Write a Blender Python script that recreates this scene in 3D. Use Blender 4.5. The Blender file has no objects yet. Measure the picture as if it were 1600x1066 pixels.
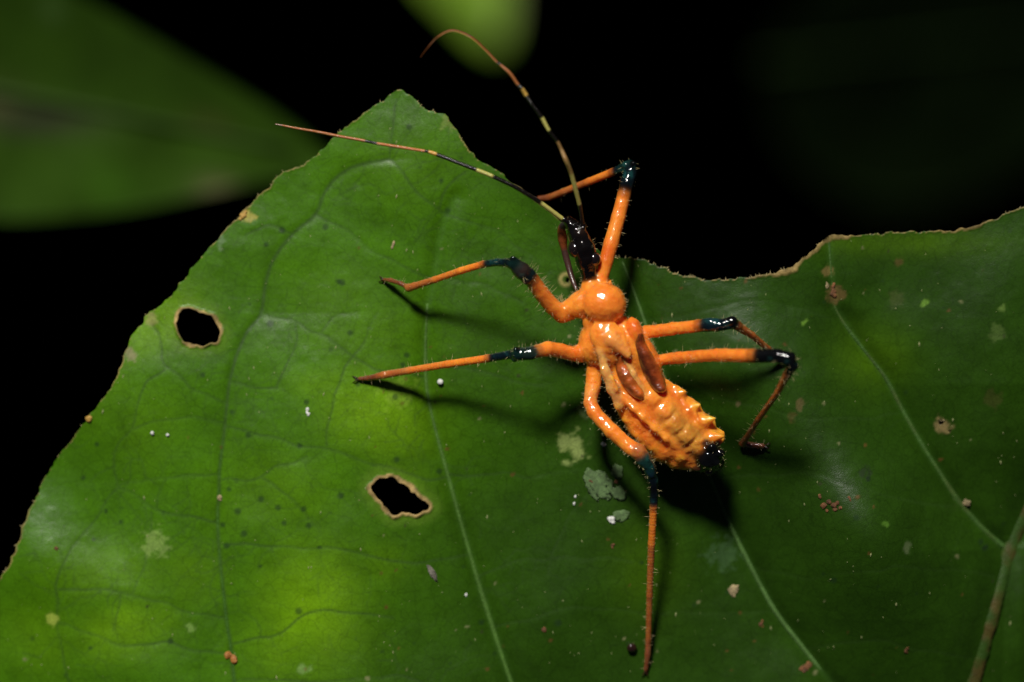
import bpy, math, random
import numpy as np
from mathutils import Vector

# One scene unit is 2 mm: the frame is 16 units (32 mm) wide at the leaf.
random.seed(7)
rng = np.random.default_rng(7)
S = bpy.context.scene
S.unit_settings.system = 'METRIC'
S.unit_settings.scale_length = 0.002
COL = S.collection
D = 45.0                                   # camera distance above the leaf

# ------------------------------------------------------------------ camera
cam = bpy.data.cameras.new('camera')
camo = bpy.data.objects.new('camera', cam)
COL.objects.link(camo)
camo.location = (0, 0, D)
cam.sensor_width = 36.0
cam.lens = 36.0 * D / 16.0
cam.clip_start = 1.0
cam.clip_end = 2000.0
cam.dof.use_dof = True
cam.dof.focus_distance = D - 1.0
cam.dof.aperture_fstop = 0.072
cam.dof.aperture_blades = 0
S.camera = camo

# ------------------------------------------------------------------ world + light
SUN_DIR = Vector((-0.22, 0.75, 0.90)).normalized()      # towards the light
elev = math.asin(SUN_DIR.z)
azim = math.atan2(SUN_DIR.x, SUN_DIR.y)
w = bpy.data.worlds.new('World')
S.world = w
w.use_nodes = True
nt = w.node_tree
nt.nodes.clear()
sky = nt.nodes.new('ShaderNodeTexSky')
sky.sky_type = 'NISHITA'
sky.sun_disc = False
sky.sun_elevation = elev
sky.sun_rotation = azim
bg = nt.nodes.new('ShaderNodeBackground')
bg.inputs['Strength'].default_value = 0.006
wo = nt.nodes.new('ShaderNodeOutputWorld')
nt.links.new(sky.outputs[0], bg.inputs[0])
nt.links.new(bg.outputs[0], wo.inputs[0])

sl = bpy.data.lights.new('sun', 'SUN')
sl.energy = 4.1
sl.angle = math.radians(10.0)
sl.color = (1.0, 0.965, 0.90)
so = bpy.data.objects.new('sun', sl)
COL.objects.link(so)
so.rotation_euler = SUN_DIR.to_track_quat('Z', 'Y').to_euler()
so.location = SUN_DIR * 60

S.view_settings.view_transform = 'Standard'
S.view_settings.look = 'None'
S.view_settings.gamma = 1.0
S.view_settings.use_curve_mapping = False
S.view_settings.exposure = 0.08
S.render.engine = 'CYCLES'
S.cycles.max_bounces = 6

# ------------------------------------------------------------------ small helpers
def px(x, y):
    return (x - 800.0) / 100.0, (533.0 - y) / 100.0

def pxa(pts):
    a = np.array(pts, float)
    return np.stack([(a[:, 0] - 800) / 100, (533 - a[:, 1]) / 100], 1)

def sstep(a, b, x):
    t = np.clip((x - a) / (b - a), 0, 1)
    return t * t * (3 - 2 * t)

_tab = np.random.default_rng(3).random((256, 256))
def noise2(x, y, seed=0):
    x = np.asarray(x, float) + seed * 17.31
    y = np.asarray(y, float) + seed * 9.73
    xi = np.floor(x).astype(int); yi = np.floor(y).astype(int)
    fx = x - xi; fy = y - yi
    fx = fx * fx * fx * (fx * (fx * 6 - 15) + 10); fy = fy * fy * fy * (fy * (fy * 6 - 15) + 10)
    g = lambda a, b: _tab[a & 255, b & 255]
    return ((g(xi, yi) * (1 - fx) + g(xi + 1, yi) * fx) * (1 - fy)
            + (g(xi, yi + 1) * (1 - fx) + g(xi + 1, yi + 1) * fx) * fy) * 2 - 1

def fbm2(x, y, seed=0, oct=4):
    s = 0; a = 1; t = 0
    for i in range(oct):
        s = s + a * noise2(x * 2 ** i, y * 2 ** i, seed + i * 5); t += a; a *= 0.5
    return s / t

def tag(o, label=None, cat=None, group=None, kind=None):
    if label: o['label'] = label
    if cat: o['category'] = cat
    if group: o['group'] = group
    if kind: o['kind'] = kind
    return o

def empty(name, loc=(0, 0, 0)):
    o = bpy.data.objects.new(name, None)
    o.empty_display_size = 0.2
    o.location = loc
    COL.objects.link(o)
    return o

def mesh_obj(name, v, f, mat, parent=None, smooth=True, cols=None, attrs=None):
    """v (n,3) in world space; f: (m,4) or (m,3) int array, or a list of tuples."""
    me = bpy.data.meshes.new(name)
    v = np.asarray(v, np.float32)
    off = np.zeros(3, np.float32)
    if parent is not None:
        off = np.array(parent.matrix_world.translation if parent.parent is None else parent['_w'], np.float32)
        if parent.parent is None:
            off = np.array(parent.get('_w', parent.location), np.float32)
    elif len(v):
        off = np.array([v[:, 0].mean(), v[:, 1].mean(), v[:, 2].min()], np.float32)
    vv = v - off
    if isinstance(f, np.ndarray):
        k = f.shape[1]
        me.vertices.add(len(vv)); me.vertices.foreach_set('co', vv.ravel())
        me.loops.add(f.size); me.loops.foreach_set('vertex_index', f.ravel().astype(np.int32))
        me.polygons.add(len(f))
        me.polygons.foreach_set('loop_start', np.arange(0, f.size, k, dtype=np.int32))
        me.update(calc_edges=True)
        me.validate()
    else:
        me.from_pydata(vv.tolist(), [], f)
    if cols is not None:
        a = me.attributes.new('pigment', 'FLOAT_COLOR', 'POINT')
        c = np.ones((len(vv), 4), np.float32); c[:, :3] = cols
        a.data.foreach_set('color', c.ravel())
    if attrs:
        for k_, arr in attrs.items():
            a = me.attributes.new(k_, 'FLOAT', 'POINT')
            a.data.foreach_set('value', np.asarray(arr, np.float32).ravel())
    if smooth:
        me.polygons.foreach_set('use_smooth', np.ones(len(me.polygons), bool))
    me.materials.append(mat)
    o = bpy.data.objects.new(name, me)
    COL.objects.link(o)
    if parent is not None:
        o.parent = parent
        o['_w'] = [0.0, 0.0, 0.0]
        o['_w'] = [float(q) for q in off]
    else:
        o.location = [float(q) for q in off]
        o['_w'] = [float(q) for q in off]
    return o

def bump_chain(nt, bsdf, items, coord):
    prev = None
    for (scale, strength, dist, detail) in items:
        n = nt.nodes.new('ShaderNodeTexNoise')
        n.inputs['Scale'].default_value = scale
        n.inputs['Detail'].default_value = detail
        nt.links.new(coord, n.inputs['Vector'])
        b = nt.nodes.new('ShaderNodeBump')
        b.inputs['Strength'].default_value = strength
        b.inputs['Distance'].default_value = dist
        nt.links.new(n.outputs[0], b.inputs['Height'])
        if prev: nt.links.new(prev.outputs[0], b.inputs['Normal'])
        prev = b
    return prev

def mat_new(name, color=(0.5, 0.5, 0.5), rough=0.5, pigment=False, coat=0.0, sss=0.0, sss_r=(1, 0.3, 0.1),
            sss_scale=0.1, bumps=(), spec=0.5, mottling=None, trans=None, coat_rough=0.12, rough_attr=None):
    m = bpy.data.materials.new(name)
    m.use_nodes = True
    t = m.node_tree
    b = t.nodes['Principled BSDF']
    tc = t.nodes.new('ShaderNodeTexCoord')
    co = tc.outputs['Object']
    b.inputs['Roughness'].default_value = rough
    b.inputs['Specular IOR Level'].default_value = spec
    b.inputs['Coat Weight'].default_value = coat
    b.inputs['Coat Roughness'].default_value = coat_rough
    b.inputs['Coat IOR'].default_value = 1.65
    src = None
    if pigment:
        a = t.nodes.new('ShaderNodeAttribute'); a.attribute_name = 'pigment'
        src = a.outputs['Color']
    else:
        rgb = t.nodes.new('ShaderNodeRGB'); rgb.outputs[0].default_value = (*color, 1)
        src = rgb.outputs[0]
    if mottling:
        for (scale, lo, hi) in mottling:
            n = t.nodes.new('ShaderNodeTexNoise'); n.inputs['Scale'].default_value = scale
            n.inputs['Detail'].default_value = 5
            t.links.new(co, n.inputs['Vector'])
            mr = t.nodes.new('ShaderNodeMapRange')
            mr.inputs['From Min'].default_value = 0.3; mr.inputs['From Max'].default_value = 0.7
            mr.inputs['To Min'].default_value = lo; mr.inputs['To Max'].default_value = hi
            t.links.new(n.outputs[0], mr.inputs[0])
            mx = t.nodes.new('ShaderNodeVectorMath'); mx.operation = 'SCALE'
            t.links.new(src, mx.inputs[0]); t.links.new(mr.outputs[0], mx.inputs['Scale'])
            src = mx.outputs[0]
    t.links.new(src, b.inputs['Base Color'])
    if sss:
        b.inputs['Subsurface Weight'].default_value = sss
        b.inputs['Subsurface Radius'].default_value = sss_r
        b.inputs['Subsurface Scale'].default_value = sss_scale
    if bumps:
        last = bump_chain(t, b, bumps, co)
        t.links.new(last.outputs[0], b.inputs['Normal'])
        if coat: t.links.new(last.outputs[0], b.inputs['Coat Normal'])
    if rough_attr:
        a = t.nodes.new('ShaderNodeAttribute'); a.attribute_name = rough_attr
        t.links.new(a.outputs['Fac'], b.inputs['Roughness'])
    return m

# ------------------------------------------------------------------ leaf: lie of the surface
V1 = pxa([(611, 251), (576, 255), (544, 264), (505, 298), (495, 337), (456, 363), (424, 410), (413, 445), (411, 489), (385, 516),
          (369, 552), (357, 595), (352, 658), (346, 700), (340, 765), (340, 845), (350, 951), (361, 1031), (372, 1120), (400, 1260)])
V2 = pxa([(713, 310), (697, 336), (687, 374), (678, 432), (668, 475), (665, 540), (666, 600), (676, 655), (700, 745), (722, 825),
          (745, 905), (770, 985), (797, 1066), (830, 1150), (880, 1270)])
V3 = pxa([(972, 408), (990, 455), (1008, 505), (1035, 580), (1075, 670), (1112, 750), (1140, 815), (1175, 885), (1215, 958), (1262, 1020),
          (1300, 1066), (1370, 1150), (1450, 1260)])
V4 = pxa([(1292, 372), (1296, 420), (1303, 480), (1345, 540), (1385, 590), (1415, 645), (1450, 705), (1500, 780), (1545, 830), (1583, 862)])
MID = pxa([(1990, 380), (1850, 500), (1720, 630), (1640, 750), (1592, 860), (1568, 940), (1552, 1000), (1535, 1066), (1505, 1170), (1480, 1290)])

def interp_x(V, y):
    o = np.argsort(V[:, 1])
    return np.interp(y, V[o, 1], V[o, 0])

def height(x, y):
    """The leaf's own shape: tilted more on the right, pillowed between veins."""
    x = np.asarray(x, float); y = np.asarray(y, float)
    s = 0.02 + 0.15 * sstep(-3.5, 6.5, x)
    z = s * (y + 0.6)
    z = z - 0.0030 * (x - 1) ** 2 * 1.0
    # pillows
    vs = [interp_x(V, y) for V in (V1, V2, V3, V4)]
    left = vs[0] - 3.2
    edges = [left] + vs + [interp_x(MID, y)]
    amps = [0.10, 0.20, 0.20, 0.42, 0.30]
    fade = 1 - 0.92 * sstep(-0.8, 2.0, y)
    for a, b, A in zip(edges[:-1], edges[1:], amps):
        wd = np.maximum(b - a, 0.4)
        u = np.clip((x - a) / wd, 0, 1)
        z = z + A * fade * np.minimum(wd / 3.0, 1.2) * (np.sin(math.pi * u) ** 1.0)
    z = z + 0.09 * noise2(x * 0.55, y * 0.55, 2) + 0.018 * noise2(x * 1.3, y * 1.3, 4)
    for cx, cy, rx, ry, A in ((-7.5, -3.35, 0.8, 0.85, 0.24), (4.75, -5.6, 0.9, 0.8, 0.20), (-1.9, 2.6, 2.0, 1.6, 0.10)):
        z = z + A * np.exp(-((x - cx) / rx) ** 2 - ((y - cy) / ry) ** 2)
    u_ = (x - 5.5) * 0.5 - (y + 3.1) * 0.87; v_ = (x - 5.5) * 0.87 + (y + 3.1) * 0.5
    z = z + 0.64 * np.exp(-(u_ / 1.5) ** 2 - (v_ / 1.05) ** 2)
    # left edge rolls towards the light
    z = z - 0.22 * sstep(-5.2, -8.2, x) * 1.0
    return z

def P(X, Y, zr=0.0):
    """point seen at photo position X, Y that stands zr above the leaf"""
    x0, y0 = px(X, Y)
    z = zr
    for _ in range(6):
        k = (D - z) / D
        z = 0.5 * z + 0.5 * (float(height(x0 * k, y0 * k)) + zr)
    k = (D - z) / D
    return np.array([x0 * k, y0 * k, z])

# ------------------------------------------------------------------ leaf blade
OUT = [(-60, 1010), (-25, 945), (0, 905), (20, 870), (45, 800), (70, 745), (100, 700), (130, 660), (160, 625), (188, 580), (196, 545),
       (212, 515), (232, 490), (262, 470), (290, 430), (335, 380), (370, 338), (400, 312), (430, 280), (455, 262), (480, 258), (510, 225),
       (540, 200), (580, 168), (610, 148), (623, 138), (640, 150), (662, 170), (690, 175), (705, 192), (718, 212), (735, 240),
       (770, 262), (795, 283), (830, 306), (860, 332), (885, 350), (908, 372), (930, 390), (958, 401), (1000, 405), (1040, 420), (1080, 435),
       (1130, 438), (1185, 432), (1235, 420), (1255, 405), (1275, 388), (1290, 372), (1300, 367), (1350, 367), (1400, 362),
       (1460, 363), (1510, 358), (1560, 340), (1600, 322), (1700, 285), (1850, 270), (2020, 330), (2180, 520), (2230, 800), (2120, 1100),
       (1880, 1330), (1500, 1420), (1000, 1410), (500, 1360), (150, 1260), (-60, 1130)]
HOLE1 = [(240 + a / 2.665, 440 + b / 2.665) for a, b in [(92, 140), (130, 108), (190, 120), (250, 150), (270, 185), (272, 240), (262, 262), (225, 262), (180, 268), (120, 245), (103, 200)]]
HOLE2 = [(240 + a / 2.665, 440 + b / 2.665) for a, b in [(905, 850), (950, 812), (1000, 818), (1050, 850), (1085, 890), (1150, 935), (1140, 950), (1080, 970), (1035, 958), (1010, 975), (975, 960), (945, 920), (925, 895)]]
HOLE3 = [(1463, 660), (1470, 655), (1476, 661), (1471, 666)]
HOLE4 = [(1481, 668), (1486, 669), (1487, 678), (1482, 675)]
HOLE5 = [(883, 433), (889, 434), (890, 441), (885, 442)]

def unproj(pts):
    return np.array([P(a, b)[:2] for a, b in pts])

def ragged(poly, step, amp, seed):
    q = []
    n = len(poly); s = 0
    for i in range(n):
        a, b = poly[i], poly[(i + 1) % n]
        L = np.linalg.norm(b - a); k = max(1, int(L / step))
        nrm = np.array([-(b - a)[1], (b - a)[0]]) / max(L, 1e-6)
        for j in range(k):
            p = a + (b - a) * j / k
            d = amp * (noise2(p[0] * 9, p[1] * 9, seed) * 1.0 + 0.7 * noise2(p[0] * 22, p[1] * 22, seed + 3) + 0.8 * max(0, float(noise2(p[0] * 2.3, p[1] * 2.3, seed + 8))) * float(noise2(p[0] * 14, p[1] * 14, seed + 4)))
            q.append(p + nrm * d)
    return np.array(q)

def smooth_poly(p, it=1):
    for _ in range(it):
        a = p; b = np.roll(p, -1, 0)
        p = np.stack([0.75 * a + 0.25 * b, 0.25 * a + 0.75 * b], 1).reshape(-1, 2)
    return p

outline = ragged(smooth_poly(unproj(OUT)), 0.03, 0.022, 1)
holes = [ragged(smooth_poly(unproj(h)), 0.02, 0.022, 5) for h in (HOLE1, HOLE2)] + [ragged(unproj(h), 0.02, 0.004, 5) for h in (HOLE3, HOLE4, HOLE5)]

def axis_lines(lo, ilo, ihi, hi, st, coarse):
    mid = np.arange(ilo, ihi + st / 2, st)
    def grow(start, end):
        o = []; s = st; p = start; sgn = 1 if end > start else -1
        while (end - p) * sgn > 0:
            s = min(s * 1.12, coarse); p += sgn * s; o.append(p)
        return o
    return np.array(grow(ilo, lo)[::-1] + list(mid) + grow(ihi, hi))
ST = 0.0255
GX = axis_lines(-10.0, -8.25, 8.2, 15.2, ST, 0.16)
GY = axis_lines(-9.6, -5.5, 4.2, 4.6, ST, 0.16)
NX, NY = len(GX), len(GY)
XX, YY = np.meshgrid(GX, GY, indexing='ij')

def raster(poly):
    m = np.zeros((NX, NY), bool)
    a = poly; b = np.roll(poly, -1, 0)
    for j, y in enumerate(GY):
        c = (a[:, 1] > y) != (b[:, 1] > y)
        if not c.any(): continue
        xs = np.sort(a[c, 0] + (y - a[c, 1]) / (b[c, 1] - a[c, 1]) * (b[c, 0] - a[c, 0]))
        for q in range(0, len(xs) - 1, 2):
            m[(GX > xs[q]) & (GX < xs[q + 1]), j] = True
    return m

def dist_field(lines, R, closed=False, want_near=False, radii=None):
    """distance to polylines within R (else R); optional nearest point"""
    d = np.full((NX, NY), R, np.float32)
    near = np.zeros((NX, NY, 2), np.float32) if want_near else None
    for L in lines:
        n = len(L)
        for i in range(n if closed else n - 1):
            a = L[i]; b = L[(i + 1) % n]
            i0 = np.searchsorted(GX, min(a[0], b[0]) - R); i1 = np.searchsorted(GX, max(a[0], b[0]) + R)
            j0 = np.searchsorted(GY, min(a[1], b[1]) - R); j1 = np.searchsorted(GY, max(a[1], b[1]) + R)
            if i0 >= i1 or j0 >= j1: continue
            x = GX[i0:i1, None]; y = GY[None, j0:j1]
            ab = b - a
            t = np.clip(((x - a[0]) * ab[0] + (y - a[1]) * ab[1]) / max(ab @ ab, 1e-9), 0, 1)
            nx_ = a[0] + t * ab[0]; ny_ = a[1] + t * ab[1]
            dd = np.sqrt((x - nx_) ** 2 + (y - ny_) ** 2)
            sub = d[i0:i1, j0:j1]
            m = dd < sub
            sub[m] = dd[m]
            if want_near:
                near[i0:i1, j0:j1][m] = np.stack([np.broadcast_to(nx_, dd.shape)[m], np.broadcast_to(ny_, dd.shape)[m]], 1)
    return (d, near) if want_near else d

inside = raster(outline)
for h in holes: inside &= ~raster(h)
dE, nearE = dist_field([outline], 0.4, True, True)
dH, nearH = dist_field(holes[:2], 0.4, True, True)
dS, nearS = dist_field(holes[2:], 0.2, True, True)
near = np.where((dE <= dH)[..., None], nearE, nearH); dmin = np.minimum(dE, dH)
near = np.where((dmin <= dS)[..., None], near, nearS)
nb = inside.copy()
for dx in (-1, 0, 1):
    for dy in (-1, 0, 1):
        nb |= np.roll(np.roll(inside, dx, 0), dy, 1)
snap = nb & ~inside
PX = XX.copy(); PY = YY.copy()
PX[snap] = near[snap][:, 0]; PY[snap] = near[snap][:, 1]
# also pull the very near inside vertices onto the edge, where the grid is fine

# ---- pigment of the blade, plus shade painted into its right side
def smooth_line(L, it=2):
    for _ in range(it):
        q = [L[0]]
        for a, b in zip(L[:-1], L[1:]): q += [0.75 * a + 0.25 * b, 0.25 * a + 0.75 * b]
        q.append(L[-1]); L = np.array(q)
    return L

def wiggle(L, amp, seed):
    L = smooth_line(L, 2)
    n = np.stack([noise2(L[:, 0] * 3, L[:, 1] * 3, seed), noise2(L[:, 0] * 3, L[:, 1] * 3, seed + 1)], 1)
    return L + amp * n

dark_veins_main = [V1]
dark_veins = [pxa(l) for l in [
    [(623, 160), (615, 200), (611, 250)], [(611, 251), (623, 263), (652, 304), (684, 326), (697, 336)],
    [(495, 337), (530, 352), (560, 372), (600, 400), (640, 420), (678, 440)], [(456, 363), (430, 350), (405, 352), (380, 372)],
    [(235, 504), (251, 532), (257, 571), (279, 591), (310, 606), (342, 622), (353, 630)], [(257, 573), (224, 607), (212, 634), (205, 670), (180, 691), (178, 733), (183, 763)],
    [(183, 763), (160, 790), (127, 829), (105, 862), (95, 882), (84, 915), (82, 940), (85, 1004), (101, 1063), (120, 1140)],
    [(183, 763), (215, 775), (239, 792), (270, 805), (310, 812), (340, 818)], [(90, 919), (140, 922), (207, 930), (255, 945), (297, 956), (350, 968)],
    [(350, 853), (400, 852), (445, 855), (499, 856), (535, 858), (570, 867), (620, 878), (690, 880), (730, 870)],
    [(350, 664), (400, 675), (456, 691), (465, 695), (506, 699), (559, 718), (615, 733), (650, 748), (695, 745)],
    [(510, 697), (518, 646), (525, 601), (551, 556), (575, 520), (590, 490)], [(413, 492), (465, 506), (503, 519), (540, 549), (589, 575), (630, 582), (664, 590)],
    [(503, 517), (514, 500), (536, 489), (560, 486)], [(357, 600), (390, 603), (430, 606)], [(345, 752), (380, 750), (410, 748), (430, 728), (460, 722), (480, 715)],
    [(410, 748), (440, 762), (470, 790), (490, 820)], [(360, 1010), (410, 1000), (440, 985), (500, 950), (560, 957), (610, 965)],
    [(366, 1066), (500, 1062), (560, 1054), (620, 1058), (680, 1075), (760, 1090)], [(207, 930), (212, 905), (225, 880), (230, 850), (238, 800)],
    [(188, 925), (185, 950), (170, 985)], [(85, 980), (120, 985), (170, 1005), (230, 1010), (265, 1003), (310, 1018), (355, 1025)],
    [(678, 432), (720, 440), (780, 452), (820, 470)], [(666, 560), (720, 575), (770, 590), (860, 600)], [(700, 745), (760, 740), (830, 745), (900, 735)],
    [(745, 905), (800, 880), (860, 872), (930, 870), (990, 880)], [(858, 900), (866, 850), (890, 805), (915, 770)],
    [(770, 985), (830, 968), (890, 950), (960, 955), (1050, 960), (1120, 960), (1210, 962)], [(1008, 505), (1080, 490), (1150, 470), (1230, 480), (1300, 500)],
    [(1112, 750), (1180, 745), (1260, 730), (1330, 760), (1400, 780), (1490, 790)], [(1175, 885), (1240, 905), (1300, 900), (1380, 880), (1480, 890), (1560, 905)],
    [(1035, 580), (1120, 620), (1220, 650), (1300, 655), (1400, 650)], [(1262, 1020), (1330, 1000), (1420, 1010), (1540, 1040)],
    [(697, 336), (740, 350), (790, 370), (830, 400)], [(684, 326), (700, 290), (730, 270)], [(430, 606), (450, 570), (470, 540), (465, 506)],
    [(352, 658), (300, 650), (250, 655), (210, 668)], [(342, 740), (290, 745), (240, 745), (183, 763)],
]]
dv_main = dist_field([wiggle(V1, 0.015, 3)], 0.16)
dv = dist_field([wiggle(l, 0.05, 11 + i) for i, l in enumerate(dark_veins)], 0.12)
# finer side veinlets branching from the drawn ones
twigs = []
tr = np.random.default_rng(21)
for l in dark_veins + [V1, V2, V3, V4]:
    L = smooth_line(l, 1)
    for k in range(0, len(L) - 1):
        if tr.random() < 0.55:
            a = L[k] + (L[k + 1] - L[k]) * tr.random()
            d = (L[k + 1] - L[k]); d /= max(np.linalg.norm(d), 1e-6)
            d = np.array([-d[1], d[0]]) * (1 if tr.random() < .5 else -1)
            pts = [a]; ang = math.atan2(d[1], d[0])
            for _ in range(int(tr.integers(3, 9))):
                ang += tr.normal(0, 0.45)
                pts.append(pts[-1] + 0.16 * np.array([math.cos(ang), math.sin(ang)]))
                if tr.random() < 0.35 and len(pts) > 2:
                    a2 = ang + tr.choice([-1, 1]) * 1.2
                    q = [pts[-1], pts[-1] + 0.14 * np.array([math.cos(a2), math.sin(a2)])]
                    q.append(q[-1] + 0.14 * np.array([math.cos(a2 + tr.normal(0, .5)), math.sin(a2)]))
                    twigs.append(np.array(q))
            twigs.append(np.array(pts))
dt = dist_field(twigs, 0.06)
dV2 = dist_field([V2, V3, V4], 0.6)
dMid = dist_field([MID], 0.6)

C = lambda *c: np.array(c, float)
base = np.empty((NX, NY, 3))
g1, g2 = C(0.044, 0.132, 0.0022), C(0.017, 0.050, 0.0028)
f_right = sstep(-3.2, 3.0, XX - 0.35 * YY)[..., None]  # darker green towards the right: the dimmer light there is partly painted in
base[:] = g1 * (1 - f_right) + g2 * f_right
lo = fbm2(XX * 0.9, YY * 0.9, 31, 4)[..., None]
base *= 1 + 0.22 * lo
base = base * (1 + 0.10 * fbm2(XX * 4, YY * 4, 33, 3)[..., None])

def blot(cx, cy, rx, ry, ang=0, soft=1.0):
    x0, y0 = px(cx, cy)
    x = XX - x0; y = YY - y0
    c, s_ = math.cos(ang), math.sin(ang)
    u = (x * c + y * s_) / (rx / 100); v = (-x * s_ + y * c) / (ry / 100)
    return np.exp(-(u * u + v * v) * soft)

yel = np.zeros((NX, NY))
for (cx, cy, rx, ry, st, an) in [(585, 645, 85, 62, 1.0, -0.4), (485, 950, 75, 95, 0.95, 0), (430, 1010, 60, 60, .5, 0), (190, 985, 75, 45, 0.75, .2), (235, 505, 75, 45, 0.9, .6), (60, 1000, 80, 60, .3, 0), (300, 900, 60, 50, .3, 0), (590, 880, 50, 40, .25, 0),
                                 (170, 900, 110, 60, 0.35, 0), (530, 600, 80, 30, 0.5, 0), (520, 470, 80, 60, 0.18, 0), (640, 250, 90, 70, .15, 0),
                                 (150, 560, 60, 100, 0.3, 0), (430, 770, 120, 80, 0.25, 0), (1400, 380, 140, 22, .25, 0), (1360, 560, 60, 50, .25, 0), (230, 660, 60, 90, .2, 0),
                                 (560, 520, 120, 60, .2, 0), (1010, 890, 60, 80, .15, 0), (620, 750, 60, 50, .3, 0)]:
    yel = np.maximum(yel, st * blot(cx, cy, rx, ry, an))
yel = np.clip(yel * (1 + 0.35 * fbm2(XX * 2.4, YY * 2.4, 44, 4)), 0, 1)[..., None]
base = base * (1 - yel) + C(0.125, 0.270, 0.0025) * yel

vm = np.exp(-(dv_main / 0.030) ** 2) * 0.75
vd = np.exp(-(dv / 0.020) ** 2) * (0.52 + 0.25 * noise2(XX * 1.2, YY * 1.2, 61))
vt = np.exp(-(dt / 0.015) ** 2) * (0.22 + 0.2 * noise2(XX * 1.6, YY * 1.6, 62))
leftish = 1 - 0.55 * sstep(-1.5, 2.0, XX)
vv_ = np.clip(np.maximum(vm, np.maximum(vd, vt) * leftish), 0, 0.8)[..., None]
base = base * (1 - vv_) + C(0.030, 0.065, 0.014) * vv_
# pale flank beside main veins
pv = (np.exp(-((dV2 - 0.02) / 0.04) ** 2) * 0.15)[..., None]
base = base * (1 - pv) + C(0.06, 0.15, 0.03) * pv

# pale patches (scraped cuticle, lichen film)
def patch(cx, cy, r, col, strength, seed, ragk=1.5, freq=13.0):
    x0, y0 = px(cx, cy)
    rr = np.hypot(XX - x0, YY - y0) / (r / 100)
    m = sstep(1.20, 0.55, rr + 0.65 * ragk * fbm2(XX * freq, YY * freq, seed, 4))
    return (m * strength)[..., None], col
marks = []
for a in [(896, 698, 22, C(0.26, 0.33, 0.09), 0.7, 3, 1.5, 9), (912, 640, 12, C(0.2, 0.28, 0.1), .4, 9), (240, 850, 22, C(0.24, 0.36, 0.08), 0.5, 7), (620, 612, 26, C(.24, .38, .04), .35, 8), (475, 1045, 9, C(.2, .32, .1), .5, 12),
          (295, 982, 8, C(.25, .4, .1), .5, 13), (235, 497, 12, C(.3, .28, .1), .6, 14), (200, 552, 12, C(.22, .20, .10), .8, 15), (77, 970, 9, C(.33, .42, .06), .8, 16),
          (345, 378, 10, C(.16, .25, .12), .6, 17), (1303, 462, 14, C(.16, .09, .035), .6, 18), (1290, 425, 8, C(.26, .16, .06), .45, 19), (1474, 665, 12, C(.26, .19, .08), .8, 20), (1130, 870, 26, C(.06, .12, .05), .4, 23),
          (1376, 817, 6, C(.08, .18, .02), .6, 24), (1553, 520, 12, C(.08, .13, .03), .5, 25), (1442, 475, 6, C(.13, .26, .03), .7, 26), (1253, 504, 5, C(.13, .26, .03), .7, 27), (1560, 482, 6, C(.12, .2, .04), .6, 28),
          (1395, 468, 12, C(.08, .08, .03), .3, 29), (1245, 630, 9, C(.14, .09, .04), .5, 30), (1233, 652, 8, C(.10, .06, .02), .4, 31), (1548, 625, 14, C(.06, .045, .015), .35, 32),
          (1402, 410, 8, C(.10, .06, .02), .6, 33), (390, 338, 9, C(.35, .30, .06), .8, 34), (376, 335, 12, C(.4, .34, .07), .8, 35), (700, 190, 14, C(.22, .27, .06), .4, 36),
          (1150, 632, 5, C(.16, .12, .06), .6, 37), (1345, 735, 10, C(.02, .03, .015), .7, 38), (1350, 747, 4, C(.01, .02, .01), .7, 39),
          (1545, 860, 6, C(.01, .02, .01), .7, 40), (1410, 855, 8, C(.12, .15, .07), .5, 41)]:
    marks.append(patch(*a))
x0, y0 = px(884, 437)
ring = np.exp(-((np.hypot(XX - x0, YY - y0) - 0.085) / 0.03) ** 2)
marks.append((ring[..., None] * 0.9, C(0.42, 0.36, 0.12)))
for m, c in marks: base = base * (1 - m) + c * m

spots = [(371, 799), (347, 821), (381, 834), (444, 817), (435, 793), (408, 780), (475, 795), (483, 821), (353, 854), (406, 885), (162, 800), (186, 817), (357, 765), (126, 748), (143, 845),
         (149, 695), (265, 1003), (467, 955), (362, 644), (317, 586), (469, 696), (620, 718), (533, 774), (422, 506), (690, 284), (509, 355), (530, 440), (441, 360), (416, 382), (535, 442), (686, 737), (618, 620),
         (388, 680), (560, 600), (480, 628), (500, 855), (138, 1015), (630, 570), (752, 975), (872, 975), (1003, 880), (1540, 850), (1330, 805), (1300, 905), (615, 230), (640, 200), (636, 555), (548, 520), (700, 330), (735, 420)]
spr = np.random.default_rng(5)
for _ in range(60): spots.append((spr.uniform(20, 1590), spr.uniform(200, 1060)))
for i, (sx, sy) in enumerate(spots):
    x0, y0 = px(sx, sy)
    r = 0.045 * (0.7 + 0.6 * spr.random()) if i < 50 else 0.028 * (0.5 + spr.random())
    i0, i1 = np.searchsorted(GX, [x0 - .3, x0 + .3]); j0, j1 = np.searchsorted(GY, [y0 - .3, y0 + .3])
    if i0 >= i1 or j0 >= j1: continue
    rr = np.hypot(XX[i0:i1, j0:j1] - x0, YY[i0:i1, j0:j1] - y0)
    m = (sstep(r * 1.35, r * 0.6, rr) * (0.65 if i < 50 else 0.4))[..., None]
    base[i0:i1, j0:j1] = base[i0:i1, j0:j1] * (1 - m) + C(0.012, 0.030, 0.010) * m
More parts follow.
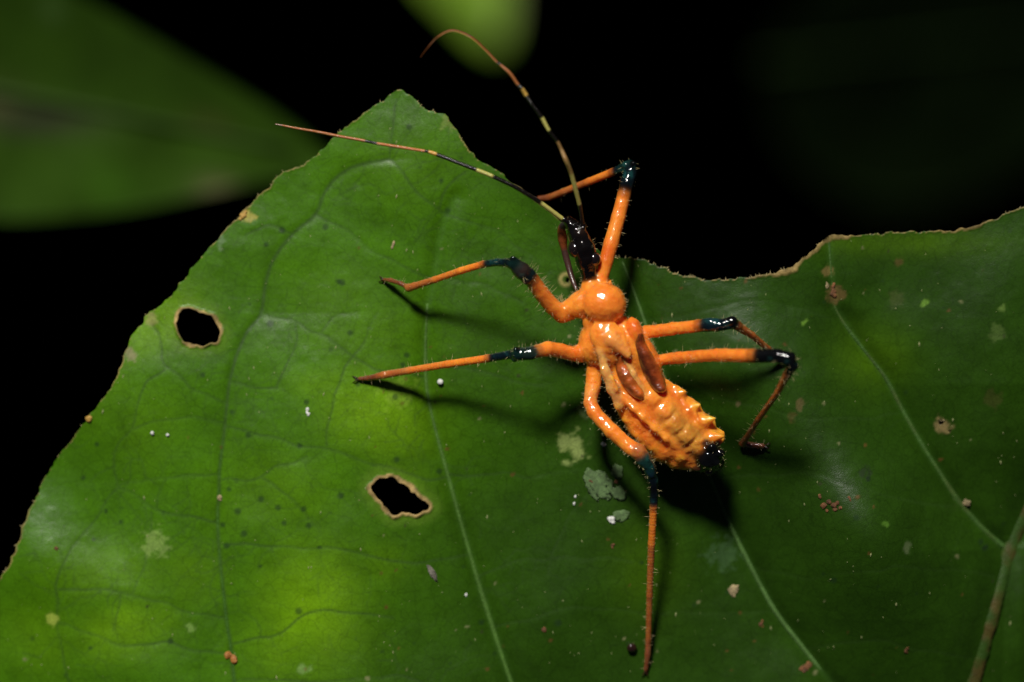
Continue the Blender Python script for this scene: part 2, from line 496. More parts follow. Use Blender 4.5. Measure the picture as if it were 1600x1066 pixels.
for _ in range(150):       # rust coloured flecks, mostly on the right half
    sx = spr.uniform(560, 1590) if spr.random() < .85 else spr.uniform(30, 600)
    sy = spr.uniform(380, 1060)
    x0, y0 = px(sx, sy); r = 0.010 + 0.022 * spr.random() ** 2
    i0, i1 = np.searchsorted(GX, [x0 - .2, x0 + .2]); j0, j1 = np.searchsorted(GY, [y0 - .2, y0 + .2])
    rr = np.hypot(XX[i0:i1, j0:j1] - x0, YY[i0:i1, j0:j1] - y0) + 0.02 * noise2(XX[i0:i1, j0:j1] * 25, YY[i0:i1, j0:j1] * 25, 3)
    c = C(.11, .05, .015) if spr.random() < .55 else (C(.20, .20, .09) if spr.random() < .6 else C(.03, .03, .015))
    m = (sstep(r * 1.5, r * 0.5, rr) * 0.7)[..., None]
    base[i0:i1, j0:j1] = base[i0:i1, j0:j1] * (1 - m) + c * m

# healed brown edge
rimn = fbm2(XX * 5, YY * 5, 71, 4)
rw = 0.024 + 0.026 * np.clip(rimn + 0.3 * noise2(XX * 1.1, YY * 1.1, 73), -0.6, 1)
rw = rw * (0.30 + 0.75 * sstep(-1, 3, XX)) * (0.25 + 1.3 * sstep(-.3, .5, noise2(XX * 1.7, YY * 1.7, 79))) 
mE = sstep(rw * 1.5, rw * 0.8, dE)[..., None] * 0.9
rim2 = noise2(XX * 2.7, YY * 2.7, 77) * .5 + noise2(XX * 11, YY * 11, 78) * .5
mH = sstep(0.058, 0.034, dH + 0.045 * rimn + 0.03 * rim2)[..., None]
tan = C(0.31, 0.215, 0.080) * (1 + 0.8 * fbm2(XX * 9, YY * 9, 75, 3))[..., None]
base = base * (1 - mE) + (tan * C(0.85, 0.85, 0.8)) * mE
base = base * (1 - mH) + tan * mH
mY = (sstep(0.26, 0.08, dH) * 0.35)[..., None]
base = base * (1 - mY * (1 - mH)) + C(0.12, 0.22, 0.02) * mY * (1 - mH)
base = np.clip(base, 0.001, 0.9)
rough = 0.345 + 0.05 * fbm2(XX * 1.5, YY * 1.5, 81, 3) + 0.3 * (mE + mH)[..., 0] + 0.25 * sum(m for m, c in marks[:3])[..., 0]
rough = np.clip(rough, 0.26, 0.85)

ZZ = height(PX, PY)
ZZ = ZZ - 0.010 * np.exp(-(dv_main / 0.07) ** 2) - 0.0035 * np.exp(-(dv / 0.035) ** 2) - 0.0012 * np.exp(-(dt / 0.03) ** 2)
ZZ = ZZ - 0.05 * np.exp(-(dV2 / 0.14) ** 2) - 0.10 * np.exp(-(dMid / 0.35) ** 2)
ZZ = ZZ + 0.022 * mE[..., 0] * (0.5 + rimn) + 0.035 * mH[..., 0] * (0.7 + 1.6 * rimn)
ZZ = ZZ + 0.0012 * noise2(XX * 16, YY * 16, 91) + 0.003 * noise2(XX * 6, YY * 6, 92)
SAMPLE_Z = ZZ

def surf(x, y):
    i = int(np.clip(np.searchsorted(GX, x), 0, NX - 1)); j = int(np.clip(np.searchsorted(GY, y), 0, NY - 1))
    return float(ZZ[i, j])

ins4 = (inside[:-1, :-1].astype(int) + inside[1:, :-1] + inside[1:, 1:] + inside[:-1, 1:]) >= 1
ok = nb[:-1, :-1] & nb[1:, :-1] & nb[1:, 1:] & nb[:-1, 1:] & ins4
ids = np.arange(NX * NY).reshape(NX, NY)
q = np.stack([ids[:-1, :-1][ok], ids[1:, :-1][ok], ids[1:, 1:][ok], ids[:-1, 1:][ok]], 1)
used = np.unique(q)
remap = -np.ones(NX * NY, int); remap[used] = np.arange(len(used))
q = remap[q]
top = np.stack([PX.ravel()[used], PY.ravel()[used], ZZ.ravel()[used]], 1)
thick = 0.05
bot = top.copy(); bot[:, 2] -= thick
nv = len(top)
e = np.concatenate([q[:, [0, 1]], q[:, [1, 2]], q[:, [2, 3]], q[:, [3, 0]]])
key = np.sort(e, 1); key = key[:, 0].astype(np.int64) * nv + key[:, 1]
u_, first, cnt = np.unique(key, return_index=True, return_counts=True)
be = e[first[cnt == 1]]
wall = np.stack([be[:, 1], be[:, 0], be[:, 0] + nv, be[:, 1] + nv], 1)
faces = np.concatenate([q, q[:, ::-1] + nv, wall])
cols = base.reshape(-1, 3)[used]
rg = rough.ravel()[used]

M_leaf = mat_new('leaf_blade', pigment=True, rough=0.42, spec=0.25, rough_attr='gloss',
                 mottling=[(3.0, 0.90, 1.10), (30.0, 0.88, 1.12)], bumps=[(60, 0.28, 0.015, 4), (9, 0.06, 0.03, 3)])
# fine net of veinlets
t = M_leaf.node_tree
b = t.nodes['Principled BSDF']
tc = [n for n in t.nodes if n.type == 'TEX_COORD'][0]
ns = t.nodes.new('ShaderNodeTexNoise'); ns.inputs['Scale'].default_value = 5.0
t.links.new(tc.outputs['Object'], ns.inputs['Vector'])
mixv = t.nodes.new('ShaderNodeMix'); mixv.data_type = 'VECTOR'; mixv.inputs['Factor'].default_value = 0.12
t.links.new(tc.outputs['Object'], mixv.inputs['A']); t.links.new(ns.outputs['Color'], mixv.inputs['B'])
base_link = b.inputs['Base Color'].links[0].from_socket
src = base_link
for sc_, amt, wd in ((5.0, 0.20, 0.05), (13.0, 0.13, 0.09)):
    vo = t.nodes.new('ShaderNodeTexVoronoi'); vo.feature = 'DISTANCE_TO_EDGE'; vo.inputs['Scale'].default_value = sc_
    t.links.new(mixv.outputs['Result'], vo.inputs['Vector'])
    mr = t.nodes.new('ShaderNodeMapRange'); mr.inputs['From Max'].default_value = wd
    mr.inputs['To Min'].default_value = 1 - amt; mr.inputs['To Max'].default_value = 1.0
    t.links.new(vo.outputs['Distance'], mr.inputs[0])
    vm_ = t.nodes.new('ShaderNodeVectorMath'); vm_.operation = 'SCALE'
    t.links.new(src, vm_.inputs[0]); t.links.new(mr.outputs[0], vm_.inputs['Scale'])
    src = vm_.outputs[0]
t.links.new(src, b.inputs['Base Color'])

leaf = empty('leaf', (0, 0, 0))
leaf['_w'] = [0.0, 0.0, 0.0]
tag(leaf, 'large in-focus green leaf with two chewed holes, the orange insect standing on it', 'leaf')
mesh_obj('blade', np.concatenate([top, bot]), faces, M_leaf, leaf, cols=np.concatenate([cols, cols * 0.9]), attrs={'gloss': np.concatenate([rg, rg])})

# ------------------------------------------------------------------ loft helper
def loft(path, ra, rb=None, nseg=10, up=(0, 0, 1), caps=True, wob=0.0, seed=0):
    """elliptic tube along a path: ra across, rb along up"""
    path = np.asarray(path, float); n = len(path)
    ra = np.broadcast_to(np.asarray(ra, float), (n,)); rb = ra if rb is None else np.broadcast_to(np.asarray(rb, float), (n,))
    tn = np.gradient(path, axis=0); tn /= np.linalg.norm(tn, axis=1)[:, None]
    upv = np.asarray(up, float)
    v = []
    for i in range(n):
        s = np.cross(tn[i], upv); s /= max(np.linalg.norm(s), 1e-6)
        u = np.cross(s, tn[i])
        for k in range(nseg):
            a = 2 * math.pi * k / nseg
            r = 1 + wob * float(noise2(i * 0.7 + seed, k * 1.1 + seed))
            v.append(path[i] + r * (s * ra[i] * math.cos(a) + u * rb[i] * math.sin(a)))
    f = []
    for i in range(n - 1):
        for k in range(nseg):
            k2 = (k + 1) % nseg
            f.append((i * nseg + k, i * nseg + k2, (i + 1) * nseg + k2, (i + 1) * nseg + k))
    if caps:
        v.append(path[0] - tn[0] * ra[0] * 0.6); v.append(path[-1] + tn[-1] * ra[-1] * 0.6)
        a, b_ = len(v) - 2, len(v) - 1
        for k in range(nseg):
            k2 = (k + 1) % nseg
            f.append((a, k2, k)); f.append((b_, (n - 1) * nseg + k, (n - 1) * nseg + k2))
    return np.array(v), f

def catmull(p, k=8):
    p = np.asarray(p, float)
    q = np.vstack([2 * p[0] - p[1], p, 2 * p[-1] - p[-2]])
    out = []
    for i in range(1, len(q) - 2):
        for j in range(k):
            t_ = j / k
            out.append(0.5 * ((2 * q[i]) + (-q[i - 1] + q[i + 1]) * t_ + (2 * q[i - 1] - 5 * q[i] + 4 * q[i + 1] - q[i + 2]) * t_ ** 2
                              + (-q[i - 1] + 3 * q[i] - 3 * q[i + 1] + q[i + 2]) * t_ ** 3))
    out.append(q[-2])
    return np.array(out)

M_vein = mat_new('leaf_vein', pigment=True, rough=0.55, spec=0.2, mottling=[(6, 0.75, 1.15), (40, 0.85, 1.1)], bumps=[(30, 0.5, 0.03, 4)])
def vein(V, r0, r1, lift, name='vein', col=(0.095, 0.185, 0.05), brown=0.0, step=6):
    L = catmull(V, step)
    n = len(L)
    rr = np.linspace(r0, r1, n) * (1 + 0.12 * noise2(np.arange(n) * 0.31, np.arange(n) * 0.0, 7))
    zs = np.array([surf(a, b_) for a, b_ in L])
    zs = np.convolve(np.pad(zs, 4, 'edge'), np.ones(9) / 9, 'valid')
    pth = np.column_stack([L[:, 0], L[:, 1], zs + lift])
    v, f = loft(pth, rr, rr * (0.45 if name == 'midrib' else 0.7), 14, wob=0.10, seed=len(V))
    c = np.tile(np.array(col), (len(v), 1))
    nz = fbm2(v[:, 0] * 4, v[:, 1] * 4, 17, 4)[:, None]
    if brown:
        m = np.clip(sstep(-0.25, 0.35, nz) * brown, 0, 1)
        c = c * (1 - m) + np.array([0.075, 0.042, 0.012]) * m
    return mesh_obj(name, v, f, M_vein, leaf, cols=c)
vein(V2[4:], 0.024, 0.040, -0.002, col=(0.065, 0.145, 0.022))
vein(V3, 0.018, 0.045, -0.003, col=(0.070, 0.145, 0.034))
vein(V4, 0.016, 0.050, -0.004, col=(0.045, 0.105, 0.020), brown=0.25)
vein(V1[12:], 0.012, 0.030, -0.010, col=(0.040, 0.115, 0.010))
vein(MID, 0.10, 0.14, -0.01, 'midrib', col=(0.024, 0.060, 0.006), brown=0.7, step=14)
M_twig = mat_new('edge_fibre', (0.42, 0.34, 0.16), 0.6)
fv, ff = [], []
for i in range(0, len(outline)):
    p = outline[i]
    if not (-8.4 < p[0] < 8.4 and p[1] > -5.6): continue
    dens = 0.03 + 0.45 * max(0, float(noise2(p[0] * 1.5, p[1] * 1.5, 55)))
    if p[0] < -2: dens += 0.04
    if random.random() > dens: continue
    a = outline[i - 1]; b_ = outline[(i + 1) % len(outline)]
    tn = b_ - a; tn /= np.linalg.norm(tn) + 1e-9
    out = np.array([-tn[1], tn[0]])
    d = np.array([out[0] + random.gauss(0, .6), out[1] + random.gauss(0, .6), random.uniform(-.2, .8)])
    d /= np.linalg.norm(d)
    l = random.uniform(0.02, 0.055)
    z = surf(*p) - 0.02
    o = np.array([p[0], p[1], z]); k = len(fv)
    r = 0.006
    fv += [o + np.array([r, 0, 0]), o + np.array([-r, r, 0]), o + np.array([0, -r, r]), o + d * l]
    ff += [(k, k + 1, k + 3), (k + 1, k + 2, k + 3), (k + 2, k, k + 3)]
tag(mesh_obj('edge_fuzz', np.array(fv), ff, M_twig, leaf), kind='stuff')

# ------------------------------------------------------------------ the insect: one continuous body from blended volumes
H = 0.021
LO = np.array([-2.55, -5.35, -1.1]); HI = np.array([4.75, 3.15, 3.3])
dims = np.ceil((HI - LO) / H).astype(int)
vol = np.full(dims, 0.6, np.float32)
prims = []          # (sdf, lo, hi, colour, roughness)

def blockof(lo, hi):
    a = np.maximum(((lo - LO) / H).astype(int), 0); b_ = np.minimum(((hi - LO) / H).astype(int) + 2, dims)
    return a, b_

def add(sdf, lo, hi, col, k=0.05, cut=False, colfix=True, wt=1.0):
    lo = np.asarray(lo) - (k + 0.09); hi = np.asarray(hi) + (k + 0.09)
    a, b_ = blockof(lo, hi)
    if (b_ <= a).any(): return
    g = np.meshgrid(*[LO[i] + H * np.arange(a[i], b_[i]) for i in range(3)], indexing='ij')
    d = sdf(np.stack(g, -1)).astype(np.float32)
    s = vol[a[0]:b_[0], a[1]:b_[1], a[2]:b_[2]]
    if cut:
        d = -d
        h = np.clip(0.5 - 0.5 * (s - d) / k, 0, 1)
        s[...] = s + (d - s) * h + k * h * (1 - h)
    else:
        h = np.clip(0.5 + 0.5 * (s - d) / k, 0, 1)
        s[...] = s + (d - s) * h - k * h * (1 - h)
        prims.append((sdf, lo, hi, col, wt))

def rcone(a, b_, ra, rb):
    a = np.asarray(a, float); b_ = np.asarray(b_, float); ab = b_ - a; L2 = ab @ ab
    def f(p):
        q_ = p - a
        t_ = np.clip((q_ @ ab) / L2, 0, 1)
        return np.linalg.norm(q_ - t_[..., None] * ab, axis=-1) - (ra + (rb - ra) * t_)
    r = max(ra, rb)
    return f, np.minimum(a, b_) - r, np.maximum(a, b_) + r

def ellip(c, r, ax=None):
    """r: radii along local axes; ax: 3x3 rows are the axes"""
    c = np.asarray(c, float); r = np.asarray(r, float)
    A = np.eye(3) if ax is None else np.asarray(ax, float)
    def f(p):
        q_ = (p - c) @ A.T
        k0 = np.linalg.norm(q_ / r, axis=-1); k1 = np.linalg.norm(q_ / (r * r), axis=-1)
        return k0 * (k0 - 1) / np.maximum(k1, 1e-6)
    m = np.sqrt(((A * r[:, None]) ** 2).sum(0))
    return f, c - m, c + m

def frame(d, roll=0.0):
    d = np.asarray(d, float); d = d / np.linalg.norm(d)
    s = np.cross(d, [0, 0, 1]); s /= np.linalg.norm(s)
    u = np.cross(s, d)
    c_, s_ = math.cos(roll), math.sin(roll)
    return np.array([d, c_ * s + s_ * u, -s_ * s + c_ * u])

ORG = C(0.86, 0.238, 0.026); ORG2 = C(0.88, 0.272, 0.031); YELW = C(0.90, 0.38, 0.030)
DEEP = C(0.72, 0.14, 0.015); BLK = C(0.0028, 0.0028, 0.0030); TEAL = C(0.005, 0.026, 0.022); BLUE = C(0.003, 0.009, 0.013)
RUST = C(0.40, 0.125, 0.028); BRN = C(0.17, 0.055, 0.020); OLV = C(0.50, 0.235, 0.035); HEADC = C(0.004, 0.0028, 0.0026)
PALE = C(0.80, 0.36, 0.10)

def chain(pts, k=0.03):
    """pts: (X, Y, z above the leaf, radius, colour of the stretch that starts here)"""
    Q = [P(a, b_, z) for a, b_, z, r, c in pts]
    for i in range(len(pts) - 1):
        f, lo, hi = rcone(Q[i], Q[i + 1], pts[i][3], pts[i + 1][3])
        add(f, lo, hi, pts[i][4], k)
    return Q

# thorax
zc = 1.05
A1 = P(944, 475, zc + 0.12)
f = ellip(A1, (0.34, 0.315, 0.30)); add(*f, ORG, 0.03)
f = ellip(P(912, 475, zc - 0.07), (0.27, 0.22, 0.25), frame((1, 0.25, 0))); add(*f, ORG2, 0.025)
f = rcone(P(930, 503, zc - .06), P(966, 507, zc - .06), .19, .17); add(*f, ORG, 0.04)
f = rcone(P(900, 470, zc + .10), P(922, 452, zc + .12), .045, .05); add(*f, ORG2, 0.05)
f = ellip(P(889, 484, zc - 0.14), (0.20, 0.15, 0.18), frame((1, 0.2, 0))); add(*f, ORG, 0.07)
f = ellip(P(925, 449, zc - 0.0), (0.17, 0.12, 0.16)); add(*f, ORG2, 0.07)
f = ellip(P(943, 443, zc - 0.12), (0.13, 0.13, 0.15)); add(*f, ORG, 0.05)
# collar tubercle at the front edge
f = rcone(P(951, 446, zc + .06), P(954, 439, zc + .12), 0.04, 0.022); add(*f, ORG2, 0.05)
# middle thorax
f = ellip(P(948, 535, zc - 0.12), (0.42, 0.36, 0.34), frame((0.35, -1, 0))); add(*f, ORG, 0.05)
f = ellip(P(922, 540, zc - 0.2), (0.30, 0.18, 0.26), frame((0.1, -1, 0))); add(*f, ORG2, 0.06)
f = ellip(P(984, 540, zc - 0.10), (0.50, 0.22, 0.32), frame((0.45, -1, 0))); add(*f, ORG, 0.05)
f = ellip(P(992, 517, zc + 0.13), (0.22, 0.125, 0.17), frame((0.35, -1, 0))); add(*f, DEEP * .5 + ORG * .5, 0.03)
f = ellip(P(1010, 560, zc - 0.15), (0.46, 0.19, 0.30), frame((0.45, -1, -0.1))); add(*f, DEEP * .4 + ORG * .6, 0.05)
# scutellum: sloping triangular flap with a blunt tip
f = ellip(P(948, 526, zc + 0.18), (0.28, 0.24, 0.11), frame((0.7, -0.75, 0.0))); add(*f, ORG2, 0.03)
f = rcone(P(955, 530, zc + 0.22), P(981, 555, zc + 0.24), 0.14, 0.055); add(*f, PALE * .5 + ORG * .5, 0.03)
f = rcone(P(970, 520, zc + 0.22), P(984, 552, zc + 0.24), 0.05, 0.03); add(*f, ORG2, 0.03)
# abdomen
aA, aB = P(975, 575, 0.84), P(1108, 715, 0.84)
ax = frame(aB - aA)
aL = np.linalg.norm(aB - aA)
def prof(u, pts):
    return np.interp(u, [q_[0] for q_ in pts], [q_[1] for q_ in pts])
WLp = [(-.15, .15), (0, .34), (.15, .50), (.3, .60), (.5, .665), (.7, .65), (.84, .55), (.93, .43), (1.0, .30), (1.05, .12)]
WRp = [(-.15, .15), (0, .33), (.2, .37), (.34, .34), (.48, .38), (.64, .40), (.8, .38), (.95, .30), (1.0, .22), (1.05, .10)]
HP = [(-.15, .14), (0, .26), (.2, .34), (.5, .38), (.7, .36), (.85, .30), (.95, .22), (1.0, .16), (1.05, .08)]
def loc(p):
    q_ = (p - aA) @ ax.T
    return q_[..., 0] / aL, -q_[..., 1], q_[..., 2]          # along, to the right, up
def abdomen(p):
    u, v, w_ = loc(p)
    W = np.where(v < 0, prof(u, WLp), prof(u, WRp)); Hh = prof(u, HP)
    d = (np.sqrt((np.abs(v) / W) ** 2.3 + (np.abs(w_) / Hh) ** 2.0 + 1e-9) ** 0.93 - 1) * np.minimum(W, Hh)
    top_ = np.clip(w_ / 0.15, 0, 1)
    # furrows that set off the back from flank and margin
    d = d + top_ * sstep(.15, .4, u) * (0.006 * np.exp(-((v + 0.40) / 0.09) ** 2) + 0.028 * np.exp(-((v - 0.27) / 0.06) ** 2))
    d = d + 0.003 * noise2(p[..., 0] * 9 + 3 * p[..., 2], p[..., 1] * 9, 7) + 0.004 * noise2(p[..., 0] * 22, p[..., 1] * 22 + 5 * p[..., 2], 8)
    # flank segments
    d = d + 0.022 * (1 - np.abs(np.sin(math.pi * (u * 6.2 + .1))) ** .6) * sstep(-.30, -.42, v)
    return np.maximum(d * 0.85, np.maximum(u - 1.04, -0.2 - u) * aL)
cA = 0.5 * (aA + aB); R_ = np.array([1.35, 1.45, 0.75])
add(abdomen, cA - R_, cA + R_, ORG, 0.07)
def back(p):
    """the raised, cross-folded back"""
    u, v, w_ = loc(p)
    hw = prof(u, [(.1, .12), (.25, .22), (.45, .27), (.75, .25), (.92, .17), (1.0, .06)])
    fold = np.abs(np.sin(math.pi * (u * 7.4 + .25 + 0.25 * v)))
    cr_ = 0.008 * noise2(p[..., 0] * 11, p[..., 1] * 11 + 3 * p[..., 2], 17) + 0.008 * noise2(p[..., 0] * 24, p[..., 1] * 24, 18)
    hh = cr_ + prof(u, [(.1, .30), (.3, .40), (.55, .47), (.75, .44), (.9, .34), (1, .15)]) - 0.040 * (1 - fold) ** 2.0
    d = (np.sqrt(((v + .03) / hw) ** 2 + (w_ / hh) ** 2 + 1e-9) - 1) * hw
    return np.maximum(d * 0.8, np.maximum(u - 1.0, 0.1 - u) * aL)
add(back, cA - R_, cA + R_, ORG2, 0.03)
def margin(p):
    """thin toothed rim on the far side"""
    u, v, w_ = loc(p)
    W = prof(u, [(.2, .28), (.34, .33), (.46, .39), (.50, .37), (.62, .42), (.70, .36), (.78, .44), (.85, .36), (.92, .40), (.96, .33), (1.0, .22)])
    dx_ = np.abs(v - (W - 0.10)) - 0.09
    d = np.sqrt(np.maximum(dx_, 0) ** 2 + (w_ - 0.13) ** 2 * 1.3) - 0.055
    return np.maximum(d * 0.85, np.maximum(u - 0.97, 0.3 - u) * aL)
add(margin, cA - R_, cA + R_, YELW * .45 + ORG * .55, 0.05)
for (X, Y, X2, Y2, r_) in [(1060, 616, 1069, 612, .085), (1080, 638, 1092, 633, .115), (1098, 659, 1115, 654, .12), (1110, 684, 1129, 682, .115)]:
    f = rcone(P(X, Y, .98), P(X2, Y2, 1.02), r_, 0.012); add(*f, YELW * .6 + ORG * .4, 0.10, wt=2)
    f = rcone(P(X * .5 + X2 * .5, Y * .5 + Y2 * .5, 1.0), P(X2 + 2, Y2, 1.0), .045, .012); add(*f, YELW, 0.06, wt=2)
# long pale ridges that run from the thorax to the abdomen
for pts, c, k in [([(935, 520, 1.22, .05), (938, 550, 1.24, .055), (946, 580, 1.20, .07), (958, 608, 1.14, .09), (968, 635, 1.06, .06)], PALE, .05),
                  ([(975, 560, 1.2, .035), (990, 585, 1.20, .045), (1006, 615, 1.14, .05)], PALE, .04),
                                    ([(972, 622, 1.10, .04), (990, 638, 1.15, .04), (1005, 652, 1.20, .04), (1022, 670, 1.22, .038), (1040, 686, 1.22, .035), (1058, 699, 1.14, .03)], ORG2, .07)]:
    chain([(a, b_, z - 0.02, r, c) for a, b_, z, r in pts], k)
# creases of the dark tail
for (X, Y, z, r_) in [(1094, 704, 1.15, .09), (1112, 699, 1.18, .09), (1125, 708, 1.12, .08), (1118, 722, 1.12, .08), (1101, 722, 1.14, .09), (1108, 736, .98, .08), (1090, 731, .98, .08), (1106, 711, 1.20, .07)]:
    f = ellip(P(X, Y, z), (r_, r_ * .8, r_ * .8)); add(*f, BLK if Y < 725 else C(.04, .014, .006), 0.05, wt=8)
# dark tail
f = ellip(P(1106, 711, .99), (0.24, 0.215, 0.24), frame((.4, -.9, 0))); add(*f, BLK, 0.02, wt=8)
f = ellip(P(1101, 726, .78), (0.20, 0.15, 0.22), frame((1, -.3, 0))); add(*f, C(.05, .018, .008), 0.03, wt=6)
f = ellip(P(1119, 724, .86), (0.13, 0.12, 0.15)); add(*f, BLK, 0.03, wt=6)
f = ellip(P(1100, 692, 1.14), (0.07, 0.025, 0.05), frame((1, .35, 0))); add(*f, C(.05, .02, .01), 0.02, wt=6)

# head
hz = 1.02
chain([(921, 446, hz, .105, HEADC), (920, 428, hz + .03, .115, HEADC), (917, 408, hz + .06, .165, HEADC), (912, 388, hz + .08, .175, HEADC),
       (905, 370, hz + .07, .150, HEADC), (897, 355, hz + .05, .115, HEADC), (889, 346, hz + .02, .085, HEADC)], .03)
f = rcone(P(893, 352, hz + .1), P(881, 342, hz + .12), .055, .035); add(*f, HEADC, .03)
f = rcone(P(908, 364, hz + .08), P(913, 352, hz + .12), .055, .035); add(*f, HEADC, .03)
f = ellip(P(918, 406, hz + .17), (.10, .09, .07)); add(*f, HEADC, .02)
f = ellip(P(907, 364, hz + .15), (.08, .07, .06)); add(*f, C(.02, .01, .006), .02)

# legs (X, Y, height, radius, colour)
legs = []
legs.append([(893, 486, .88, .14, ORG), (878, 491, .92, .135, ORG), (862, 478, 1.05, .125, ORG), (845, 457, 1.22, .12, ORG), (831, 437, 1.38, .115, TEAL * .6),
             (824, 430, 1.45, .125, BLUE), (815, 423, 1.52, .13, C(.05, .02, .01)), (811, 420, 1.52, .115, TEAL), (803, 412, 1.55, .10, BLK), (797, 411, 1.53, .075, BLUE), (777, 410, 1.35, .06, BLUE), (755, 413, 1.18, .056, ORG),
             (720, 423, .98, .056, RUST * .5 + ORG * .5), (680, 437, .68, .054, RUST), (648, 447, .42, .058, RUST), (639, 450, .34, .068, RUST)])
legs.append([(639, 450, .34, .045, BRN), (626, 443, .28, .036, BRN), (610, 438, .16, .040, BRN), (600, 437, .07, .030, C(.1, .03, .015))])
legs.append([(925, 548, .80, .15, ORG), (905, 553, .86, .14, DEEP * .5 + ORG * .5), (893, 553, .95, .11, ORG), (875, 548, 1.05, .115, ORG), (856, 545, 1.18, .115, ORG), (840, 549, 1.28, .10, TEAL),
             (830, 552, 1.34, .10, C(.015, .010, .006)), (822, 553, 1.34, .095, TEAL), (810, 553, 1.31, .10, BLK), (803, 553, 1.28, .07, BLUE), (763, 560, 1.02, .062, ORG), (700, 569, .70, .060, RUST * .4 + ORG * .6),
             (640, 579, .42, .057, RUST), (600, 586, .20, .060, RUST), (592, 588, .15, .055, BRN), (575, 591, .07, .042, BRN), (562, 592, .04, .036, C(.1, .05, .02))])
legs.append([(932, 555, .80, .14, ORG), (929, 580, .80, .125, ORG), (926, 606, .85, .12, PALE * .5 + ORG * .5), (922, 630, .92, .105, ORG), (929, 645, .98, .11, ORG), (955, 673, 1.08, .115, ORG), (985, 700, 1.16, .115, ORG),
             (997, 706, 1.21, .125, TEAL * 2.0), (1005, 717, 1.20, .115, TEAL * 1.4), (1014, 731, 1.16, .09, BLUE), (1020, 750, 1.1, .085, BLK), (1022, 772, 1.02, .068, BLUE), (1021, 793, .95, .062, ORG * .8), (1018, 850, .75, .058, RUST),
             (1015, 930, .45, .052, RUST * .85), (1013, 1000, .18, .046, BRN * 1.6), (1012, 1022, .10, .050, BRN), (1009, 1047, .05, .036, C(.05, .02, .01))])
legs.append([(938, 445, 1.00, .12, ORG), (940, 436, 1.02, .10, ORG), (947, 408, .99, .11, DEEP), (955, 380, .93, .115, ORG), (966, 340, .82, .11, ORG), (975, 305, .72, .105, BLK), (980, 285, .66, .11, BLUE),
             (986, 268, .60, .105, BLK), (984, 259, .56, .09, TEAL), (972, 263, .50, .07, BLUE), (957, 269, .40, .062, ORG * .9), (920, 284, .15, .06, RUST), (880, 300, -.15, .055, RUST * .8), (858, 309, -.32, .055, BRN), (842, 311, -.38, .05, BRN)])
legs.append([(990, 524, .80, .12, ORG), (1010, 519, .92, .10, ORG), (1050, 514, 1.05, .10, ORG), (1092, 509, 1.15, .095, BLK), (1105, 508, 1.18, .105, BLUE * 1.5), (1120, 508, 1.2, .10, BLUE), (1133, 507, 1.2, .085, BLK), (1143, 504, 1.18, .09, BLK), (1152, 509, 1.1, .075, RUST),
             (1175, 524, .80, .055, RUST * .8), (1200, 545, .45, .05, BRN), (1216, 560, .16, .045, BRN), (1228, 566, .06, .035, BRN)])
legs.append([(1010, 570, .75, .13, ORG), (1030, 563, .88, .085, ORG), (1060, 559, 1.1, .095, ORG), (1120, 555, 1.45, .10, ORG), (1176, 556, 1.72, .105, BLK), (1190, 556, 1.78, .105, BLK), (1215, 556, 1.88, .105, BLK), (1232, 561, 1.92, .105, BLK),
             (1238, 571, 1.86, .09, BLK), (1230, 585, 1.72, .07, RUST), (1215, 613, 1.35, .052, RUST), (1185, 655, .72, .048, BRN * 1.5), (1165, 686, .22, .048, BRN * 1.5), (1160, 693, .10, .055, BRN), (1175, 696, .07, .046, BRN), (1192, 697, .05, .042, BRN)])
legpts = []
for L in legs:
    Q = chain(L, 0.022)
    legpts.append((Q, L))
# paired claws at every foot
M_claw = mat_new('claw', (0.03, 0.012, 0.006), 0.3)
claws = []
for Q, L in legpts:
    if L is legs[0]: continue
    a, b_ = Q[-2], Q[-1]
    d = (b_ - a) / np.linalg.norm(b_ - a); sd = np.cross(d, [0, 0, 1]); sd /= np.linalg.norm(sd)
    for sg in (-1, 1):
        claws.append((b_ + d * .02, d, sd * sg, L[-1][3]))
# knobs on the dark knees
for (X, Y, z, r, c) in [(801, 404, 1.62, .045, BLK), (822, 440, 1.50, .05, C(.04, .018, .01)), (806, 546, 1.39, .045, BLK), (804, 562, 1.27, .045, TEAL), (1238, 556, 1.95, .05, BLK), (1110, 502, 1.24, .05, BLUE * 2),
                        (1146, 500, 1.22, .05, BLK), (990, 256, .66, .05, BLK), (976, 258, .60, .05, TEAL * 2), (1018, 742, 1.2, .05, BLUE)]:
    f = ellip(P(X, Y, z), (r, r, r)); add(*f, c, 0.04)

def topz(X, Y, z0=1.0):
    """height of the body's upper surface under photo position X, Y"""
    z = z0
    for _ in range(3):
        x0, y0 = px(X, Y); k = (D - z) / D
        i = int((x0 * k - LO[0]) / H); j = int((y0 * k - LO[1]) / H)
        colm = np.nonzero(vol[i, j] < 0)[0]
        if len(colm): z = LO[2] + H * colm[-1]
    x0, y0 = px(X, Y); k = (D - z) / D
    return np.array([x0 * k, y0 * k, z])
# yellow tubercles down the flank
for (X, Y, r) in [(966, 634, .05), (979, 655, .06), (997, 679, .065), (1024, 699, .07), (1063, 712, .07), (1042, 664, .03)]:
    f = ellip(topz(X, Y) - np.array([0, 0, .04]), (r, r, r)); add(*f, YELW, 0.08, wt=2)
# small shining folds across the back
for (X, Y, dx, dy, r) in [(1085, 697, 12, -7, .035),
                          (1010, 622, 5, -4, .025), (1072, 634, 5, 8, .03), (1088, 652, 4, 8, .03), (960, 600, 4, 10, .03), (944, 584, 3, 8, .03)]:
    a = topz(X - dx, Y - dy); b_ = topz(X + dx, Y + dy)
    f = rcone(a, b_, r, r * .8); add(*f, YELW * .4 + ORG * .6, 0.03, wt=.3)

